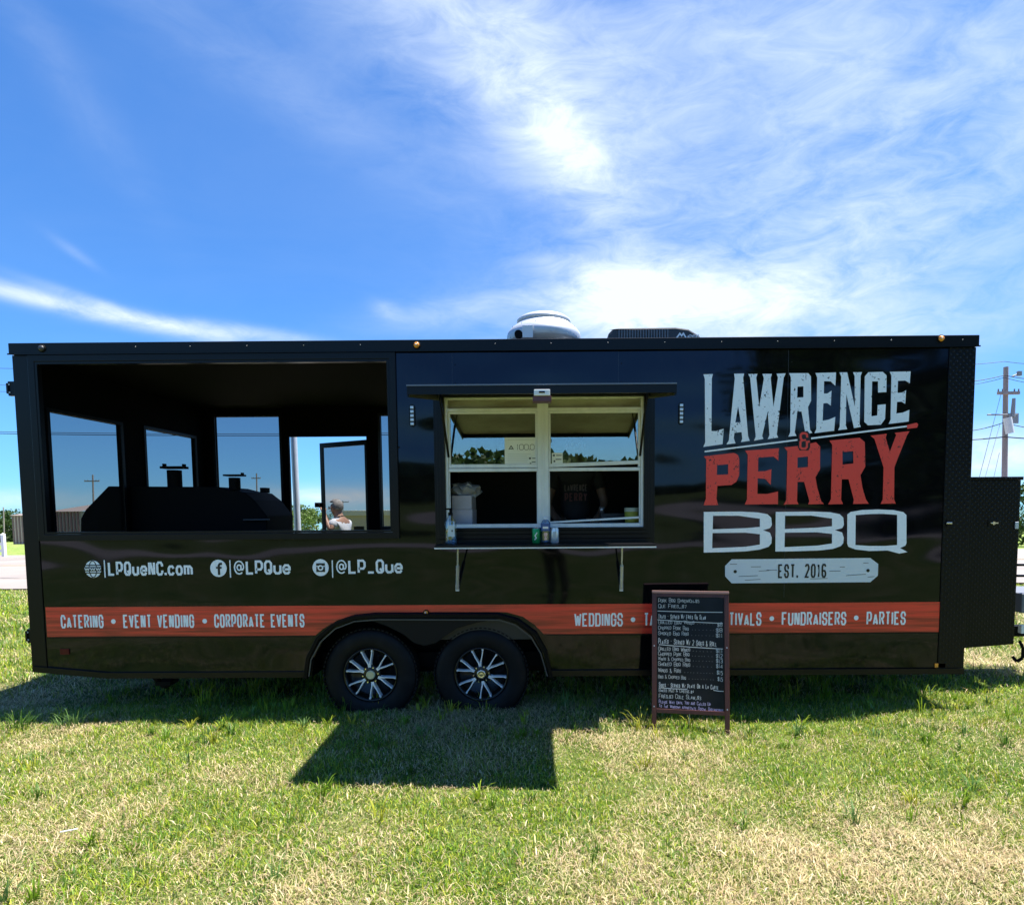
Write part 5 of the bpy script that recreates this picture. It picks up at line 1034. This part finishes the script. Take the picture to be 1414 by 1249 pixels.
# utility poles
wood = mat('weathered_pole', (.33, .27, .26), .85, noise=(6, 5, (.23, .19, .18), .4, .7, (1, 1, .2)))
def pole(px, Y, top_py, label, arm_py=None, armw=1.2, trans=False, rpx=3.0):
    c = P(px, 735, Y); zt = P(px, top_py, Y).z; r0 = rpx * (Y + CD) / FPX / 2; zb = fz_(Y); r = root('utility_pole', (c.x, Y, zb), label, 'utility pole', 'utility poles')
    xt = P(px, top_py, Y).x; MB().cyl((c.x, Y, zb - .2), (c.x - .0, Y, zt), r0 * 1.12, r0 * .85, 14).build('pole', wood, r)
    if arm_py:
        za = P(px, arm_py, Y).z; MB().box(c.x - armw, c.x + armw, Y - r0 - .10, Y - r0, za - .05, za + .06).build('crossarm', wood, r)
        for s in (-.95, -.55, .55, .95): MB().cyl((c.x + s * armw, Y - r0 - .05, za + .06), (c.x + s * armw, Y - r0 - .05, za + .17), .03, .025, 8).build('insulator', mat('insulator', (.2, .18, .18), .4), r)
    if trans:
        zt_ = P(px, 582, Y).z; MB().cyl((c.x - .10, Y - .40, zt_ - .50), (c.x - .22, Y - .40, zt_ + .12), .15, .15, 16).build('transformer', mat('transformer_grey', (.62, .62, .64), .5), r)
        MB().cyl((c.x + .22, Y - .1, zt_ + .2), (c.x + .26, Y - .1, zt_ + .95), .09, .06, 10).cyl((c.x - .8, Y - .1, zt_ + .30), (c.x + .4, Y - .1, zt_ + .30), .03).box(c.x + .05, c.x + .45, Y - .12, Y - .05, zt_ - .05, zt_ + .35).build('cutout_switch', mat('switch_grey', (.25, .25, .27), .5), r)
        za = P(px, 515, Y).z; MB().cyl((c.x + .15, Y - .15, za - .1), (c.x + .4, Y - .15, za), .03).box(c.x + .35, c.x + .5, Y - .2, Y - .1, za - .08, za + .1).build('bracket', mat('switch_grey', (.25, .25, .27), .5), r)
    r.rotation_euler.x = -math.atan(SLOPE)
    return r, c, zt
YP = 20
pole(1387.3, YP, 504, 'tall wooden utility pole with transformer and crossarm right of the trailer', 542, .43, True, 7.0)
pole(129.5, 60, 655, 'utility pole seen through the rear porch opening', 664, .8, False, 2.2)
pole(355.5, 75, 653, 'thin utility pole seen above the smoker through the porch', 660, .6, False, 2.0)
pole(474, 95, 691, 'short distant utility pole seen through the screen door', 693, 1.0, False, 1.4)
pole(5, 70, 700, 'distant utility pole at the left edge above the trees', None, 1, False, 1.6)
c = P(411.5, 700, 3.4); zt = P(409, 590, 3.4).z; thing(MB().cyl((c.x, 3.4, -.1), (c.x - .03, 3.4, zt + .3), .042, .042, 16), 'steel_post', galv, 'plain galvanised steel post standing just behind the porch door', 'post')
wirem = mat('wire', (.03, .03, .035), .6)
def wire(pA_, pB_, YA, YB, sag, r, label, grp):
    a, b = P(*pA_, YA), P(*pB_, YB); pts = []
    for i in range(17): t = i / 16; q = a.lerp(b, t); q.z -= sag * 4 * t * (1 - t); pts.append(q)
    thing(MB().tube(pts, r, 5), 'power_line', wirem, label, 'power line', grp)
G1 = 'power lines at the right'
for (ya_, yb2, sg, rr_, lb) in ((499, 503, .1, .010, 'topmost faint power line over the right hand pole'), (518, 513, .25, .014, 'power line passing just below the top of the right hand pole'), (521, 521, .3, .010, 'second power line passing just below the top of the right hand pole'), (583, 577, .35, .016, 'power line meeting the transformer on the right hand pole'), (603, 602, .1, .022, 'lowest thick cable crossing the right hand pole')):
    wire((1250, ya_ + 3), (1387, ya_), YP + 1, YP, sg, rr_, lb + ', left span', G1); wire((1387, ya_), (1520, yb2), YP, YP + .5, sg, rr_, lb + ', right span', G1)
for k, (x_, y_) in enumerate(((1352, 660), (1360, 660), (1372, 660))): wire((1382 - k, 545 + 40 * k), (x_, y_), YP, YP - 1.0 - k, 0, .008, ['upper guy wire slanting down left of the right hand pole', 'middle guy wire slanting down left of the right hand pole', 'lower guy wire slanting down left of the right hand pole'][k], 'guy wires at the right')
G2 = 'power lines at the left'
for (y_, r_, lb) in ((508, .012, 'topmost thin power line left of the trailer'), (531, .010, 'second power line left of the trailer'), (540, .010, 'third power line left of the trailer'), (595.5, .016, 'upper of the two low power lines left of the trailer'), (598, .020, 'lowest thick power line left of the trailer')):
    wire((-120, y_ - 2), (560, y_ + 2), 28, 30, .12, r_, lb, G2)

# ------------------------------------------------------------------ behind the photographer (mirrored in paint and glass)
def woods():
    rs = np.random.RandomState(5); V = []; C = []; n = 26000
    cx = rs.uniform(-75, 85, 150); cy = -62 - rs.rand(150) * 14; ch = 3.7 + .9 * np.sin(cx * .13 + 2) + rs.rand(150) * 1.4; i = rs.randint(0, 150, n)
    t = rs.rand(n); rad = 3.4 * np.sqrt(np.sin(np.pi * np.clip(.15 + .8 * t, 0, 1))) * rs.uniform(.6, 1.1, n); a = rs.rand(n) * 6.28
    p = np.stack([cx[i] + np.cos(a) * rad, cy[i] + np.sin(a) * rad, SLOPE * (-8 - cy[i]) + ch[i] * t + .1], 1); u = rs.normal(size=(n, 3)); u /= np.linalg.norm(u, axis=1)[:, None]; w = np.cross(u, rs.normal(size=(n, 3))); w /= np.linalg.norm(w, axis=1)[:, None]; s = .62
    V = np.stack([p - u * s, p + w * s * .7, p + u * s, p - w * s * .7], 1).reshape(-1, 3); me = bpy.data.meshes.new('far_woods'); me.from_pydata(V.tolist(), [], (np.arange(n)[:, None] * 4 + np.arange(4)).tolist())
    ca = me.color_attributes.new('Col', 'FLOAT_COLOR', 'POINT'); c4 = np.ones((n, 4, 4), np.float32); c4[:, :, :3] = (np.array([.04, .075, .018]) * rs.uniform(.6, 1.4, n)[:, None])[:, None, :]; ca.data.foreach_set('color', c4.ravel()); me.materials.append(leafm)
    o = link(bpy.data.objects.new('far_woods', me)); o['kind'] = 'stuff'; tag(o, 'dark line of woods behind the photographer, mirrored in the windows', 'woods')
woods()
for i, (x, y, h, cr) in enumerate(((19, -24, 13, 6.2), (28, -26, 14, 6.5))):
    tree(x, y, h, cr, 5200, .42, ['tall dense tree behind the photographer, mirrored at the right of the trailer side', 'tall tree furthest right behind the photographer'][i], 'trees behind the photographer', 90 + i, low=.03)

person((CX + .02, -CD - .42, 0), 0, 1.74, 'person in dark clothes standing on the lawn facing the serving window to take the photograph', mat('dark_shirt', (.02, .02, .025), .8), mat('khaki_shorts', (.10, .08, .045), .8), hairb,
       ((-.13, .10, .74), (-.06, .17, .84)), ((.13, .10, .74), (.06, .17, .84)))

c = P(103, 1159, -1.6); g_ = gz(1.9, -1.95)
pts_ = []
for z_ in (.050, .053):
    for t_, n_ in ((-.035, -.005), (.035, -.003), (.035, .006), (-.035, .004)): pts_.append((1.705 + t_, -1.81 + t_ * .25 + n_, z_ + t_ * .08))
thing(MB().add(pts_, BF), 'paper_strip', whitep, 'short white paper strip lying in the grass at the lower left', 'litter')
